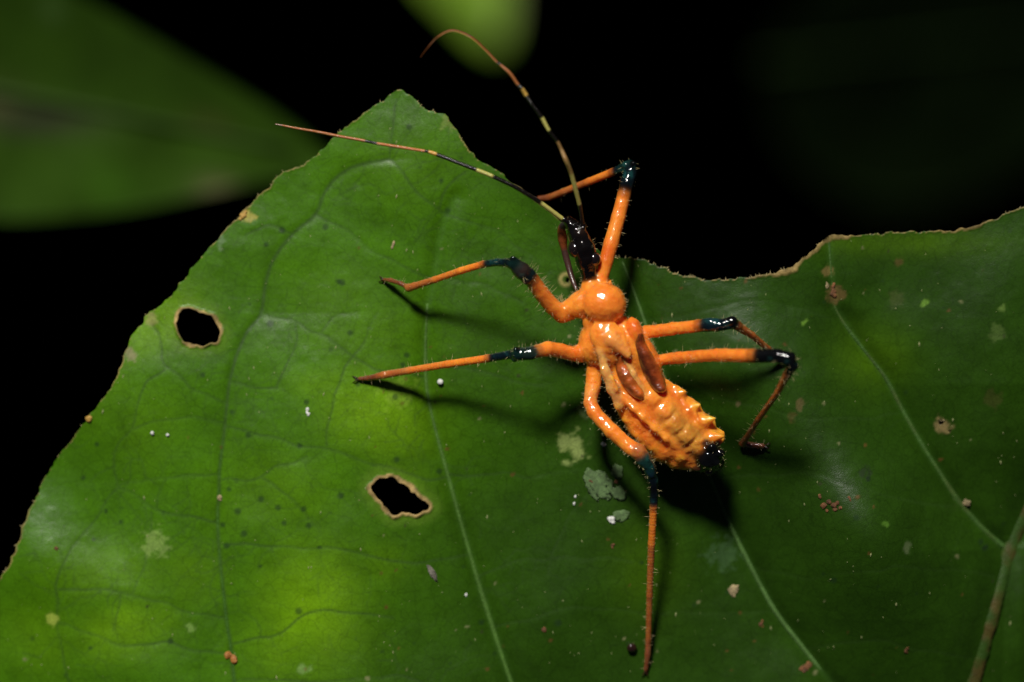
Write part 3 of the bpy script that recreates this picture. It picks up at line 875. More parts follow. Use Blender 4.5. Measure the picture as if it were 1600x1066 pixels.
def surface_nets(vol):
    ins = vol < 0
    n = ins.shape
    c = np.zeros((n[0] - 1, n[1] - 1, n[2] - 1), np.int8)
    corners = [(i, j, k) for i in (0, 1) for j in (0, 1) for k in (0, 1)]
    for (i, j, k) in corners:
        c += ins[i:n[0] - 1 + i, j:n[1] - 1 + j, k:n[2] - 1 + k]
    act = np.argwhere((c > 0) & (c < 8))
    idx = -np.ones(c.shape, np.int32); idx[tuple(act.T)] = np.arange(len(act))
    vals = np.stack([vol[act[:, 0] + i, act[:, 1] + j, act[:, 2] + k] for (i, j, k) in corners], 1)
    pos = np.zeros((len(act), 3)); cnt = np.zeros(len(act))
    for a in range(8):
        for b_ in range(a + 1, 8):
            if sum(x != y for x, y in zip(corners[a], corners[b_])) != 1: continue
            va, vb = vals[:, a], vals[:, b_]
            m = (va < 0) != (vb < 0)
            t_ = np.where(m, va / np.where(va == vb, 1, va - vb), 0)
            p = np.array(corners[a]) + t_[:, None] * (np.array(corners[b_]) - np.array(corners[a]))
            pos[m] += p[m]; cnt[m] += 1
    pos = act + pos / cnt[:, None]
    quads = []
    for axis in range(3):
        sl0 = [slice(None)] * 3; sl1 = [slice(None)] * 3
        sl0[axis] = slice(0, -1); sl1[axis] = slice(1, None)
        e_ = ins[tuple(sl0)] != ins[tuple(sl1)]
        pts = np.argwhere(e_)
        o1, o2 = [(1, 2), (2, 0), (0, 1)][axis]
        ok_ = (pts[:, o1] > 0) & (pts[:, o2] > 0) & (pts[:, o1] < n[o1] - 1) & (pts[:, o2] < n[o2] - 1)
        pts = pts[ok_]
        d1 = np.zeros(3, int); d1[o1] = 1; d2 = np.zeros(3, int); d2[o2] = 1
        q4 = np.stack([idx[tuple((pts - d1 - d2).T)], idx[tuple((pts - d2).T)], idx[tuple(pts.T)], idx[tuple((pts - d1).T)]], 1)
        flip = ~ins[tuple(pts.T)]
        q4[flip] = q4[flip][:, ::-1]
        quads.append(q4)
    return pos, np.concatenate(quads)
bv, bf = surface_nets(vol)
bv = LO + bv * H
# keep the largest connected pieces only (drop crumbs): one relaxation pass also evens the grid
nbv = len(bv)
acc = np.zeros((nbv, 3)); ct = np.zeros(nbv)
for a, b_ in ((0, 1), (1, 2), (2, 3), (3, 0)):
    for s_, t_ in ((a, b_), (b_, a)):
        np.add.at(acc, bf[:, s_], bv[bf[:, t_]]); np.add.at(ct, bf[:, s_], 1)
bv = 0.55 * bv + 0.45 * acc / np.maximum(ct, 1)[:, None]
# colours
def vnormals(v, f):
    n = np.cross(v[f[:, 2]] - v[f[:, 0]], v[f[:, 3]] - v[f[:, 1]])
    a = np.zeros_like(v)
    for q in range(4): np.add.at(a, f[:, q], n)
    return a / np.maximum(np.linalg.norm(a, axis=1), 1e-12)[:, None]
vn_ = vnormals(bv, bf)
# arc length along each leg, used for the fine rings of the shanks
along = np.zeros(nbv); ringm = np.zeros(nbv)
for Q, L in legpts:
    Q = np.array(Q); s0 = 0.0; best = np.full(nbv, 9.0)
    for i in range(len(Q) - 1):
        ab = Q[i + 1] - Q[i]; ln = np.linalg.norm(ab)
        lo_, hi_ = np.minimum(Q[i], Q[i + 1]) - .2, np.maximum(Q[i], Q[i + 1]) + .2
        m = np.nonzero(((bv > lo_) & (bv < hi_)).all(1))[0]
        if len(m):
            t_ = np.clip((bv[m] - Q[i]) @ ab / (ln * ln), 0, 1)
            d = np.linalg.norm(bv[m] - Q[i] - t_[:, None] * ab, axis=1)
            k_ = d < np.minimum(best[m], L[i][3] + .03)
            best[m[k_]] = d[k_]
            along[m[k_]] = s0 + t_[k_] * ln
            ringm[m[k_]] = 1.0 if L[i][3] < .075 and L[i + 1][3] < .075 else 0.0
        s0 += ln
wrk = 0.0045 * noise2(bv[:, 0] * 13 + bv[:, 2] * 6, bv[:, 1] * 13 - bv[:, 2] * 4, 51) + 0.0035 * noise2(bv[:, 0] * 27 + bv[:, 2] * 9, bv[:, 1] * 27, 52)
onb = (ringm == 0) & (bv[:, 0] > .85) & (bv[:, 0] < 3.4) & (bv[:, 1] < 1.0) & (bv[:, 1] > -2.2)
bv = bv + vn_ * (wrk * onb)[:, None]
wsum = np.zeros(nbv); csum = np.zeros((nbv, 3))
for sdf, lo, hi, col, wt in prims:
    m = np.nonzero(((bv > lo) & (bv < hi)).all(1))[0]
    if not len(m): continue
    d = sdf(bv[m])
    w_ = wt * np.exp(-np.clip(d, -0.06, 0.3) / 0.012)
    wsum[m] += w_; csum[m] += w_[:, None] * col
bc = csum / np.maximum(wsum, 1e-9)[:, None]
# abdomen's own pattern: translucent olive back, redder flank groove, yellow margin
q_ = (bv - aA) @ ax.T
u = q_[:, 0] / aL; vv = -q_[:, 1]
lum = bc.max(1)
isor = (lum > 0.5)
dors = np.exp(-((vv + 0.02) / 0.21) ** 4) * sstep(.34, .5, u) * sstep(.95, .78, u) * (q_[:, 2] > 0.1)
dors *= 0.5 + 0.5 * noise2(bv[:, 0] * 7, bv[:, 1] * 7, 5) * 0.8 + 0.2
dors = np.clip(dors, 0, 0.7)[:, None] * isor[:, None]
bc = bc * (1 - dors) + OLV * dors
red = ((0.30 * np.exp(-((vv + 0.40) / 0.09) ** 2) + np.exp(-((vv - .27) / 0.06) ** 2)) * sstep(.25, .4, u) * sstep(1.0, .85, u) * isor * (q_[:, 2] > 0))[:, None] * 0.55
bc = bc * (1 - red) + DEEP * red
n3 = fbm2(bv[:, 0] * 5 + bv[:, 2] * 3, bv[:, 1] * 5, 8, 4)[:, None]
n4 = fbm2(bv[:, 0] * 16 + bv[:, 2] * 5, bv[:, 1] * 16, 19, 3)[:, None]
bc = bc * (1 + 0.16 * n3 + C(0.05, 0.22, 0.3) * n4 + C(-.02, .12, .1) * n3)
dark = sstep(0.12, 0.03, bc.max(1))[:, None]
# teal sheen variation over the dark knees
tl = sstep(0.1, 0.6, fbm2(bv[:, 0] * 9, bv[:, 1] * 9 + bv[:, 2] * 4, 12, 3))[:, None] * dark
hx = (np.abs(bv[:, 0] - 1.1) < .4) & (bv[:, 1] > .85) & (bv[:, 1] < 2.1)
tl[hx] = 0
tl[(bv[:, 0] > 2.6) & (bv[:, 0] < 3.4) & (bv[:, 1] < -1.5) & (bv[:, 1] > -2.3)] = 0
bc = bc + tl * C(0.004, 0.030, 0.026)
tailm = (bv[:, 0] > 2.6) & (bv[:, 0] < 3.4) & (bv[:, 1] < -1.5) & (bv[:, 1] > -2.3)
bc = np.clip(bc, 0.0005, 1)

M_body = mat_new('chitin', pigment=True, rough=0.36, coat=1.0, coat_rough=0.05, spec=0.2, sss=0.35, sss_r=(1.0, 0.32, 0.05), sss_scale=0.20,
                 bumps=[(9, 0.26, 0.06, 2), (22, 0.16, 0.03, 1), (75, 0.10, 0.012, 1)])
# dark chitin keeps no scatter
t = M_body.node_tree; b = t.nodes['Principled BSDF']
a_ = t.nodes.new('ShaderNodeAttribute'); a_.attribute_name = 'scatter'
t.links.new(a_.outputs['Fac'], b.inputs['Subsurface Weight'])
al_ = t.nodes.new('ShaderNodeAttribute'); al_.attribute_name = 'along'
rm_ = t.nodes.new('ShaderNodeAttribute'); rm_.attribute_name = 'rings'
mu_ = t.nodes.new('ShaderNodeMath'); mu_.operation = 'MULTIPLY'; mu_.inputs[1].default_value = 2 * math.pi / 0.052
t.links.new(al_.outputs['Fac'], mu_.inputs[0])
sn_ = t.nodes.new('ShaderNodeMath'); sn_.operation = 'SINE'; t.links.new(mu_.outputs[0], sn_.inputs[0])
mm_ = t.nodes.new('ShaderNodeMath'); mm_.operation = 'MULTIPLY'
t.links.new(sn_.outputs[0], mm_.inputs[0]); t.links.new(rm_.outputs['Fac'], mm_.inputs[1])
bp_ = t.nodes.new('ShaderNodeBump'); bp_.inputs['Strength'].default_value = 1.0; bp_.inputs['Distance'].default_value = 0.0011
t.links.new(mm_.outputs[0], bp_.inputs['Height'])
t.links.new(b.inputs['Normal'].links[0].from_socket, bp_.inputs['Normal'])
t.links.new(bp_.outputs[0], b.inputs['Normal']); t.links.new(bp_.outputs[0], b.inputs['Coat Normal'])
mr_ = t.nodes.new('ShaderNodeMapRange'); mr_.inputs['From Max'].default_value = 0.5
mr_.inputs['To Min'].default_value = 0.10; mr_.inputs['To Max'].default_value = 0.36
t.links.new(a_.outputs['Fac'], mr_.inputs[0]); t.links.new(mr_.outputs[0], b.inputs['Roughness'])
mr2 = t.nodes.new('ShaderNodeMapRange'); mr2.inputs['From Max'].default_value = 0.5
mr2.inputs['To Min'].default_value = 0.7; mr2.inputs['To Max'].default_value = 1.0
t.links.new(a_.outputs['Fac'], mr2.inputs[0]); t.links.new(mr2.outputs[0], b.inputs['Coat Weight'])

bug = empty('assassin_bug', tuple(float(c_) for c_ in P(960, 560, 0)))
bug['_w'] = [float(c_) for c_ in P(960, 560, 0)]
tag(bug, 'orange long-legged insect nymph with black head and black knees standing on the leaf', 'insect')
body = mesh_obj('body', bv, bf, M_body, bug, cols=bc, attrs={'scatter': 0.6 * (1 - dark[:, 0]), 'along': along, 'rings': ringm})

for o_, d, sd, r_ in claws:
    cp = catmull([o_, o_ + d * .06 + sd * .035 + np.array([0, 0, .012]), o_ + d * .10 + sd * .050 - np.array([0, 0, .015])], 4)
    v, f = loft(cp, np.linspace(.016, .004, len(cp)), nseg=6)
    mesh_obj('claw', v, f, M_claw, bug)
# eyes
M_eye = mat_new('eye', (0.010, 0.006, 0.006), 0.12, coat=0.8, coat_rough=0.05, bumps=[(90, 0.05, 0.01, 1)])
def ball(c, r, nu=20, nvv=12, sq=(1, 1, 1)):
    v = []; f = []
    for i in range(nvv + 1):
        th = math.pi * i / nvv
        for j in range(nu):
            ph = 2 * math.pi * j / nu
            v.append((c[0] + r * sq[0] * math.sin(th) * math.cos(ph), c[1] + r * sq[1] * math.sin(th) * math.sin(ph), c[2] + r * sq[2] * math.cos(th)))
    for i in range(nvv):
        for j in range(nu):
            j2 = (j + 1) % nu
            if i == 0: f.append((j, (i + 1) * nu + j, (i + 1) * nu + j2))
            elif i == nvv - 1: f.append((i * nu + j, (i + 1) * nu + j, i * nu + j2))
            else: f.append((i * nu + j, (i + 1) * nu + j, (i + 1) * nu + j2, i * nu + j2))
    return np.array(v), f
v, f = ball(P(899, 389, hz + .10), 0.125, sq=(1, 1.1, 1.05)); mesh_obj('eye', v, f, M_eye, bug)
v, f = ball(P(928, 405, hz + .12), 0.105, sq=(1, 1.1, 1.0)); mesh_obj('eye', v, f, M_eye, bug)

# antennae
M_ant = mat_new('antenna', pigment=True, rough=0.28, coat=0.35, bumps=[(70, 0.5, 0.02, 2)])
YG = C(0.50, 0.46, 0.12); DK = C(0.006, 0.004, 0.003); RU = C(0.38, 0.13, 0.04); OY = C(0.62, 0.33, 0.06)
def antenna(pts):
    pts3 = [P(a, b_, z) for a, b_, z, r, c in pts]
    path = catmull(pts3, 10)
    n = len(path); ks = np.linspace(0, len(pts) - 1, n)
    rr = np.interp(ks, range(len(pts)), [p[3] for p in pts])
    rr = rr * (1 + 0.05 * np.sin(ks * 40))
    v, f = loft(path, rr, nseg=10)
    c = []
    for i in range(n):
        k = min(int(ks[i] + 1e-6), len(pts) - 1)
        c += [pts[k][4]] * 10
    c += [pts[0][4], pts[-1][4]]
    return mesh_obj('antenna', v, f, M_ant, bug, cols=np.array(c))
antenna([(884, 345, 1.12, .036, DK), (877, 341, 1.15, .036, YG), (843, 316, 1.30, .034, DK), (806, 293, 1.40, .032, DK), (768, 275, 1.48, .031, YG), (743, 265, 1.5, .031, DK), (712, 253, 1.5, .028, DK),
         (681, 241, 1.5, .030, OY), (669, 237, 1.5, .026, DK), (663, 236, 1.5, .021, RU * 1.3), (625, 230, 1.46, .022, RU * 1.2), (588, 224, 1.4, .022, DK), (569, 220, 1.4, .022, RU), (530, 213, 1.4, .022, RU),
         (495, 206, 1.42, .020, RU), (460, 200, 1.45, .016, RU), (441, 196, 1.45, .012, C(.35, .2, .15)), (430, 194, 1.45, .007, C(.35, .2, .15))])
antenna([(911, 358, 1.12, .036, DK), (910, 348, 1.16, .034, DK), (908, 333, 1.25, .030, DK), (905, 318, 1.35, .033, YG), (899, 295, 1.5, .033, YG), (892, 270, 1.65, .034, C(.40, .26, .08)), (884, 250, 1.8, .036, C(.36, .20, .07)),
         (877, 234, 1.8, .028, C(.30, .17, .06)), (870, 220, 1.85, .026, DK), (857, 203, 1.9, .028, YG), (846, 183, 1.95, .032, DK), (832, 164, 2.0, .024, DK), (822, 149, 2.0, .034, OY * .8 + YG * .2), (815, 138, 2.05, .030, DK),
         (809, 132, 2.05, .024, RU), (796, 114, 2.1, .022, RU), (781, 101, 2.1, .017, DK), (776, 97, 2.1, .016, RU), (757, 77, 2.15, .014, RU), (735, 58, 2.2, .013, RU), (707, 48, 2.2, .012, RU), (684, 58, 2.15, .010, RU * .5), (668, 75, 2.1, .008, RU * .35), (657, 90, 2.0, .005, RU * .2)])
# curved beak beside the head
M_beak = mat_new('beak', pigment=True, rough=0.35, coat=0.2, bumps=[(40, 0.3, 0.02, 2)])
bp = catmull([P(886, 348, hz - .05), P(878, 356, hz - .16), P(879, 374, hz - .25), P(882, 392, hz - .30), P(888, 415, hz - .30), P(894, 436, hz - .25), P(901, 454, hz - .15)], 8)
nb_ = len(bp); tt = np.linspace(0, 1, nb_)
v, f = loft(bp, np.interp(tt, [0, .16, .33, .48, .55, .8, 1], [.05, .06, .075, .05, .052, .045, .03]), nseg=12)
bcx = np.repeat(np.array([np.array([np.interp(t_, [0, .12, .2, .42, .5, 1], [.02, .03, .28, .24, .05, .06]), np.interp(t_, [0, .12, .2, .42, .5, 1], [.02, .015, .07, .06, .022, .025]), 0.018]) for t_ in tt]), 12, 0)
mesh_obj('beak', v, f, M_beak, bug, cols=np.vstack([bcx, bcx[:1], bcx[-1:]]))
pp = catmull([P(897, 362, hz - .02), P(889, 366, hz - .12), P(892, 378, hz - .14)], 5)
v, f = loft(pp, .028, nseg=8); mesh_obj('cheek_lobe', v, f, mat_new('cheek', (.20, .19, .05), .4), bug)

# wing pads
M_pad = mat_new('wing_pad', pigment=True, rough=0.35, coat=1.0, coat_rough=0.07, sss=0.4, sss_scale=0.08, bumps=[(7, 0.45, 0.08, 3), (22, 0.2, 0.03, 2)])
def wing_pad(left, right, lifts, c0, c1, thick=.12):
    n0 = len(left)
    ls, rs, ms = [], [], []
    for (a, b_), lf in zip(zip(left, right), lifts):
        m = ((a[0] + b_[0]) / 2, (a[1] + b_[1]) / 2)
        z = topz(*m)[2] + lf
        def at(X, Y):
            x0, y0 = px(X, Y); k = (D - z) / D
            return np.array([x0 * k, y0 * k, z])
        ls.append(at(*a)); rs.append(at(*b_))
    ls = catmull(ls, 6); rs = catmull(rs, 6)
    n = len(ls); NS = 16
    v = []; c = []
    for i in range(n):
        m = (ls[i] + rs[i]) / 2; s = (rs[i] - ls[i]) / 2
        t_ = i / (n - 1)
        for k in range(NS):
            a = 2 * math.pi * k / NS
            h_ = thick * (min(1, 4 * (1 - t_) + .25))
            v.append(m + s * math.cos(a) + np.array([0, 0, h_ * math.sin(a)]))
            w_ = (math.cos(a) + 1) / 2
            ed = abs(math.cos(a)) ** 5
            cc = (c0 * (1 - w_) + c1 * w_) * (0.8 + .4 * float(noise2(i * .5, k * .7, 3)))
            c.append(cc * (1 - .7 * ed) + (C(.03, .008, .004) if w_ < .5 else C(.55, .14, .02)) * .7 * ed)
    f = [(i * NS + k, (i + 1) * NS + k, (i + 1) * NS + (k + 1) % NS, i * NS + (k + 1) % NS) for i in range(n - 1) for k in range(NS)]
    v.append((ls[0] + rs[0]) / 2); v.append((ls[-1] + rs[-1]) / 2); c += [c0, c1]
    for k in range(NS):
        f.append((len(v) - 2, k, (k + 1) % NS)); f.append((len(v) - 1, (n - 1) * NS + (k + 1) % NS, (n - 1) * NS + k))
    return mesh_obj('wing_pad', np.array(v), f, M_pad, bug, cols=np.array(c))
wing_pad([(997, 522), (991, 538), (995, 556), (1002, 577), (1012, 597), (1025, 612), (1033, 616)], [(1005, 520), (1009, 536), (1022, 558), (1033, 580), (1040, 597), (1041, 609), (1037, 615)],
         [-.02, -.02, .0, .02, .03, .03, .0], C(.05, .012, .006), C(.45, .075, .008))
wing_pad([(966, 556), (961, 572), (967, 592), (977, 608), (990, 621), (1003, 627)], [(972, 557), (980, 567), (990, 581), (999, 598), (1006, 612), (1008, 624)],
         [-.02, .0, .01, .01, .0, -.02], C(.26, .055, .010), C(.74, .16, .014))

# hairs
M_hair = mat_new('seta', (0.55, 0.45, 0.22), 0.35)
me = body.data
nrm = np.empty(nbv * 3, np.float32); me.vertices.foreach_get('normal', nrm); nrm = nrm.reshape(-1, 3)
hv, hf = [], []
hr = np.random.default_rng(9)
def hair(o, d, l, r):
    d = d / np.linalg.norm(d)
    s = np.cross(d, [0.3, 0.5, 0.8]); s /= np.linalg.norm(s); t2 = np.cross(d, s)
    k = len(hv)
    bend = d * 0.95 + s * 0.12 * hr.normal()
    for a in (0, 2.1, 4.2): hv.append(o + r * (math.cos(a) * s + math.sin(a) * t2))
    for a in (0, 2.1, 4.2): hv.append(o + d * l * .55 + .65 * r * (math.cos(a) * s + math.sin(a) * t2))
    hv.append(o + d * l * .55 + bend * l * .45)
    for a, b_ in ((0, 1), (1, 2), (2, 0)):
        hf.append((k + a, k + b_, k + 3 + b_, k + 3 + a)); hf.append((k + 3 + a, k + 3 + b_, k + 6))
onbody = (bv[:, 2] > 0.0)
pick = hr.choice(nbv, 22000, replace=False)
for i in pick:
    p = bv[i]; n_ = nrm[i]
    X = p[0] * 100 + 800; Y = 533 - p[1] * 100
    legzone = (X < 880) or (X > 1140 or (X > 1045 and Y < 590)) or Y > 745 or Y < 430
    if legzone:
        if hr.random() > (.16 if Y > 430 else .07) or n_[2] > .75: continue
        l = (hr.uniform(.05, .12) if hr.random() < .3 else hr.uniform(.02, .05)) if not (815 < X < 880 and 420 < Y < 500) else hr.uniform(.08, .17)
    else:
        if n_[2] > 0.55 and hr.random() > .08: continue
        if hr.random() > .24: continue
        l = hr.uniform(.03, .065)
        if X > 1040: l *= .8
    hair(p, n_ + hr.normal(0, .2, 3), l, .0028 if l > .05 else .0018)
tag(mesh_obj('hairs', np.array(hv), hf, M_hair, bug), kind='stuff')

# ------------------------------------------------------------------ things lying on the leaf
def lump(X, Y, r, flat=0.5, seed=0, stretch=1.0, ang=0.0, amp=0.25, sub=3, freq=3.0, sink=0.25, peaks=0):
    import bmesh
    bm = bmesh.new(); bmesh.ops.create_icosphere(bm, subdivisions=sub, radius=1.0)
    v = np.array([q.co[:] for q in bm.verts]); f = [tuple(q.index for q in fc.verts) for fc in bm.faces]; bm.free()
    n = noise2(v[:, 0] * freq + v[:, 2] * 2.1, v[:, 1] * freq - v[:, 2] * 1.7, seed)
    n2 = noise2(v[:, 0] * freq * 2.3 + v[:, 2] * 4, v[:, 1] * freq * 2.3, seed + 5)
    v = v * (1 + amp * n + amp * .5 * n2)[:, None]
    v[:, 0] *= stretch; v[:, 2] *= flat
    c_, s_ = math.cos(ang), math.sin(ang)
    v = v @ np.array([[c_, s_, 0], [-s_, c_, 0], [0, 0, 1]])
    v *= r / 100
    x, y, _ = P(X, Y)
    v += np.array([x, y, 0])
    # drape on the leaf
    base_z = np.array([surf(a, b_) for a, b_ in v[:, :2]])
    v[:, 2] += base_z + r / 100 * flat * (1 - sink * 2)
    return v, f
def multi(parts):
    V, F = [], []; k = 0
    for v, f in parts:
        V.append(v); F += [tuple(i + k for i in q) for q in f]; k += len(v)
    return np.concatenate(V), F

M = {
    'white': mat_new('pale_crumb', (0.62, 0.62, 0.58), 0.6, bumps=[(40, .4, .02, 3)]),
    'bead': mat_new('dark_bead', (0.02, 0.008, 0.006), 0.15, coat=0.6, coat_rough=.06),
    'amber': mat_new('amber_crumb', (0.34, 0.13, 0.025), 0.6, mottling=[(30, .7, 1.2)]),
    'rust': mat_new('rust_crumb', (0.15, 0.058, 0.018), 0.8, mottling=[(12, .3, 1.5), (40, .5, 1.4)], bumps=[(60, .6, .02, 3)]),
    'tan': mat_new('tan_crumb', (0.36, 0.28, 0.14), 0.8, mottling=[(12, .5, 1.3), (40, .5, 1.3)], bumps=[(60, .6, .02, 3)]),
    'lich': mat_new('lichen', (0.080, 0.140, 0.045), 0.8, mottling=[(18, .6, 1.35), (50, .75, 1.2)], bumps=[(50, .7, .02, 4)]),
    'yel': mat_new('yellow_crumb', (0.42, 0.25, 0.05), 0.6, bumps=[(50, .5, .02, 3)]),
    'grey': mat_new('grey_sliver', (0.10, 0.09, 0.07), 0.6, mottling=[(30, .4, 2.5)], bumps=[(50, .5, .02, 3)]),
}
def thing(name, parts, mat, label, cat, group=None, smooth=True):
    v, f = multi(parts)
    return tag(mesh_obj(name, v, f, M[mat], smooth=smooth), label, cat, group)

thing('egg', [lump(688, 597, 4.8, .9, 1, amp=.08, sink=.1)], 'white', 'tiny round white egg on the leaf below the left middle leg', 'egg')
thing('seed', [lump(987, 1012, 7.5, .9, 2, 1.05, amp=.03, sink=.1, sub=4)], 'bead', 'shiny dark brown bead beside the lowest foot of the insect', 'seed')
cr = np.random.default_rng(4)
def cluster(X, Y, rad, n, r, sd, flat=.5, amp=.3, sx=1.0, sy=1.0):
    """one irregular crumb grown from n blended grains"""
    x, y, _ = P(X, Y)
    g = np.linspace(-1, 1, 34) * (2.6 * rad * max(sx, sy) + 1.8 * r) / 100
    gx, gy, gz = np.meshgrid(g, g, g, indexing='ij')
    d = np.full(gx.shape, 1.0)
    prev = np.zeros(2)
    for i in range(n):
        c = prev + cr.normal(size=2) * np.array([sx, sy]) * rad / 100 * (0.75 if i else 0)
        c = np.clip(c, -2 * rad * np.array([sx, sy]) / 100, 2 * rad * np.array([sx, sy]) / 100)
        if i % 3 == 2: prev = c * 0.5
        rr = r / 100 * cr.uniform(.5, 1.15)
        dd = np.sqrt((gx - c[0]) ** 2 + (gy - c[1]) ** 2 + ((gz - rr * .3 * cr.random()) / flat) ** 2) - rr
        k = .9 * r / 100
        h = np.clip(.5 + .5 * (d - dd) / k, 0, 1)
        d = d + (dd - d) * h - k * h * (1 - h)
    d = d + r / 100 * .30 * noise2(gx * 330 / r, gy * 330 / r + gz * 150 / r, sd + 2) * .5 + r / 100 * .28 * noise2(gx * 140 / r + gz * 60 / r, gy * 140 / r - gz * 80 / r, sd)
    d[0] = d[-1] = 1; d[:, 0] = d[:, -1] = 1; d[:, :, 0] = d[:, :, -1] = 1
    v, f = surface_nets(d.astype(np.float32))
    v = v * (g[1] - g[0]) + g[0]
    # keep only the largest connected piece
    lab = np.arange(len(v))
    while True:
        m_ = lab.copy()
        fm = lab[f].min(1)
        for q in range(4): np.minimum.at(m_, f[:, q], fm)
        if (m_ == lab).all(): break
        lab = m_
    u0, c0 = np.unique(lab, return_counts=True)
    keep = lab == u0[c0.argmax()]
    f = f[keep[f[:, 0]]]
    rm = -np.ones(len(v), int); rm[keep] = np.arange(keep.sum())
    v = v[keep]; f = rm[f]
    v[:, 0] += x; v[:, 1] += y
    v[:, 2] += np.array([surf(a, b_) for a, b_ in v[:, :2]])
    return [(v, [tuple(q) for q in f.tolist()])]
thing('lichen_patch', [lump(937, 758, 18, .045, 3, 1.4, 2.2, .32, 4, 4)], 'lich', 'largest grey-green lichen disc left of the dark hind knee', 'lichen')
thing('lichen_patch', [lump(965, 737, 9, .12, 6, 1.3, 1.6, .3, 3)], 'lich', 'small oval lichen spot just right above the largest lichen disc', 'lichen')
thing('lichen_patch', [lump(968, 772, 9, .12, 7, 1.4, 2.3, .3, 3)], 'lich', 'oval lichen spot just right below the largest lichen disc', 'lichen')
thing('lichen_patch', [lump(971, 806, 9, .12, 8, 1.4, .3, .35, 3)], 'lich', 'green lichen spot touching a pinkish white crumb', 'lichen')
thing('crumb', cluster(957, 812, 3, 7, 3.2, 31, .8), 'white', 'pinkish white crumb at the left of the lowest lichen spot', 'crumb')
thing('crumb', cluster(923, 752, 2, 4, 2.0, 41, .8), 'rust', 'rust grain on the left rim of the largest lichen disc', 'crumb')
thing('crumb', cluster(963, 754, 2, 4, 2.2, 45, .8), 'rust', 'rust grain between the three upper lichen spots', 'crumb')
thing('crumb', cluster(943, 695, 1.5, 3, 2.6, 51, .8), 'white', 'white grain on the leaf under the folded hind leg', 'crumb')
thing('crumb', cluster(615, 377, 4, 9, 2.4, 61, .5, sx=.5, sy=1.6), 'tan', 'pale tan flake high on the leaf left of the front leg', 'crumb')
thing('crumb', cluster(480, 646, 4, 9, 2.0, 71, .7), 'white', 'cluster of tiny white grains left of the yellow blotch', 'crumb')
thing('crumb', cluster(1143, 921, 5, 12, 4.2, 81, .35), 'tan', 'pale ragged crumb on dark green beside the lower middle vein', 'crumb')
thing('crumb', cluster(1258, 1045, 6, 14, 3.0, 101, .5), 'rust', 'orange rust crumb on the vein near the bottom', 'crumb')
thing('crumb', cluster(356, 1026, 2, 4, 4, 121, .7), 'amber', 'upper one of two orange grains touching on the lower left vein', 'crumb')
thing('crumb', cluster(366, 1031, 2, 4, 4, 122, .7), 'amber', 'lower one of two orange grains touching on the lower left vein', 'crumb')
thing('rust_grains', [cluster(1300 + a, 788 + b_, 1.5, 3, c_, 131 + k, .5)[0] for k, (a, b_, c_) in enumerate([(-20, -12, 2), (-14, 2, 3.4), (-5, -4, 3), (2, 2, 3.2), (8, -3, 2.8), (12, 6, 2.4), (5, 9, 2), (28, -8, 2.4), (-8, 9, 2)])], 'rust', 'loose group of rust grains at the end of the right hind leg shadow', 'grains')
bpy.data.objects['rust_grains']['kind'] = 'stuff'
thing('crumb', cluster(1513, 786, 4, 6, 4.0, 151, .8, sx=.5), 'tan', 'brown crumb sitting on the right vein above the midrib', 'crumb')
thing('crumb', cluster(1190, 975, 4, 6, 2.2, 161, .5), 'rust', 'small rust flecks left of the lower middle vein', 'crumb')
thing('crumb', cluster(1418, 1013, 5, 8, 2.2, 171, .4), 'rust', 'faint rust scab between the lower vein and the midrib', 'crumb')
thing('crumb', cluster(1303, 462, 9, 16, 3.4, 181, .5, sx=.6, sy=1.6), 'rust', 'brown scab at the upper end of the right vein', 'crumb')
thing('crumb', cluster(1293, 448, 5, 6, 2.6, 191, .5, sx=.3, sy=1.6), 'tan', 'pale scab fragment left of the brown scab', 'crumb')
thing('crumb', cluster(140, 656, 2.5, 6, 3.4, 201, .7), 'yel', 'round amber grain on the left edge of the leaf', 'crumb')
thing('crumb', cluster(376, 335, 4, 9, 3.0, 211, .8), 'yel', 'mustard yellow tuft on the upper left leaf edge', 'crumb')
thing('crumb', [lump(262, 680, 2.6, .8, 221)], 'white', 'right one of two white specks side by side below the upper hole', 'crumb')
thing('crumb', [lump(238, 677, 3.0, .8, 222)], 'white', 'left one of two white specks side by side below the upper hole', 'crumb')
thing('crumb', cluster(561, 782, 0.1, 1, 1, 231), 'tan', 'minute pale grain left of the lower hole', 'crumb')
thing('crumb', cluster(1475, 668, 6, 6, 2.0, 241, .5), 'tan', 'papery tan fragment around the small slit on the right', 'crumb')
thing('bark_sliver', [lump(676, 896, 4.0, .5, 251, 3.6, -1.05, .3)], 'grey', 'grey and rust sliver lying left of the lower middle of the leaf', 'sliver')
thing('crumb', cluster(851, 983, 3, 6, 2.6, 261, .5), 'rust', 'star shaped rust fleck near the bottom centre', 'crumb')
thing('crumb', cluster(959, 851, 3, 5, 2.0, 271, .5), 'rust', 'rust fleck below the lichen spots', 'crumb')
thing('crumb', cluster(728, 930, 2, 3, 2.4, 281, .7), 'white', 'pale chip beside the central vein near the bottom', 'crumb')
thing('crumb', [lump(899, 776, 1.8, .8, 291, 1.4, 1.3)], 'white', 'upper one of two white specks left below the lichen', 'crumb')
thing('crumb', [lump(897, 787, 1.8, .8, 292, 1.4, 1.3)], 'white', 'lower one of two white specks left below the lichen', 'crumb')
thing('crumb', cluster(88, 857, 1, 2, 3.4, 301, .5), 'rust', 'small orange grain by the lower left leaf edge', 'crumb')
thing('crumb', cluster(342, 778, 2, 4, 3.0, 311, .5), 'tan', 'pinkish brown flake on the left vein', 'crumb')

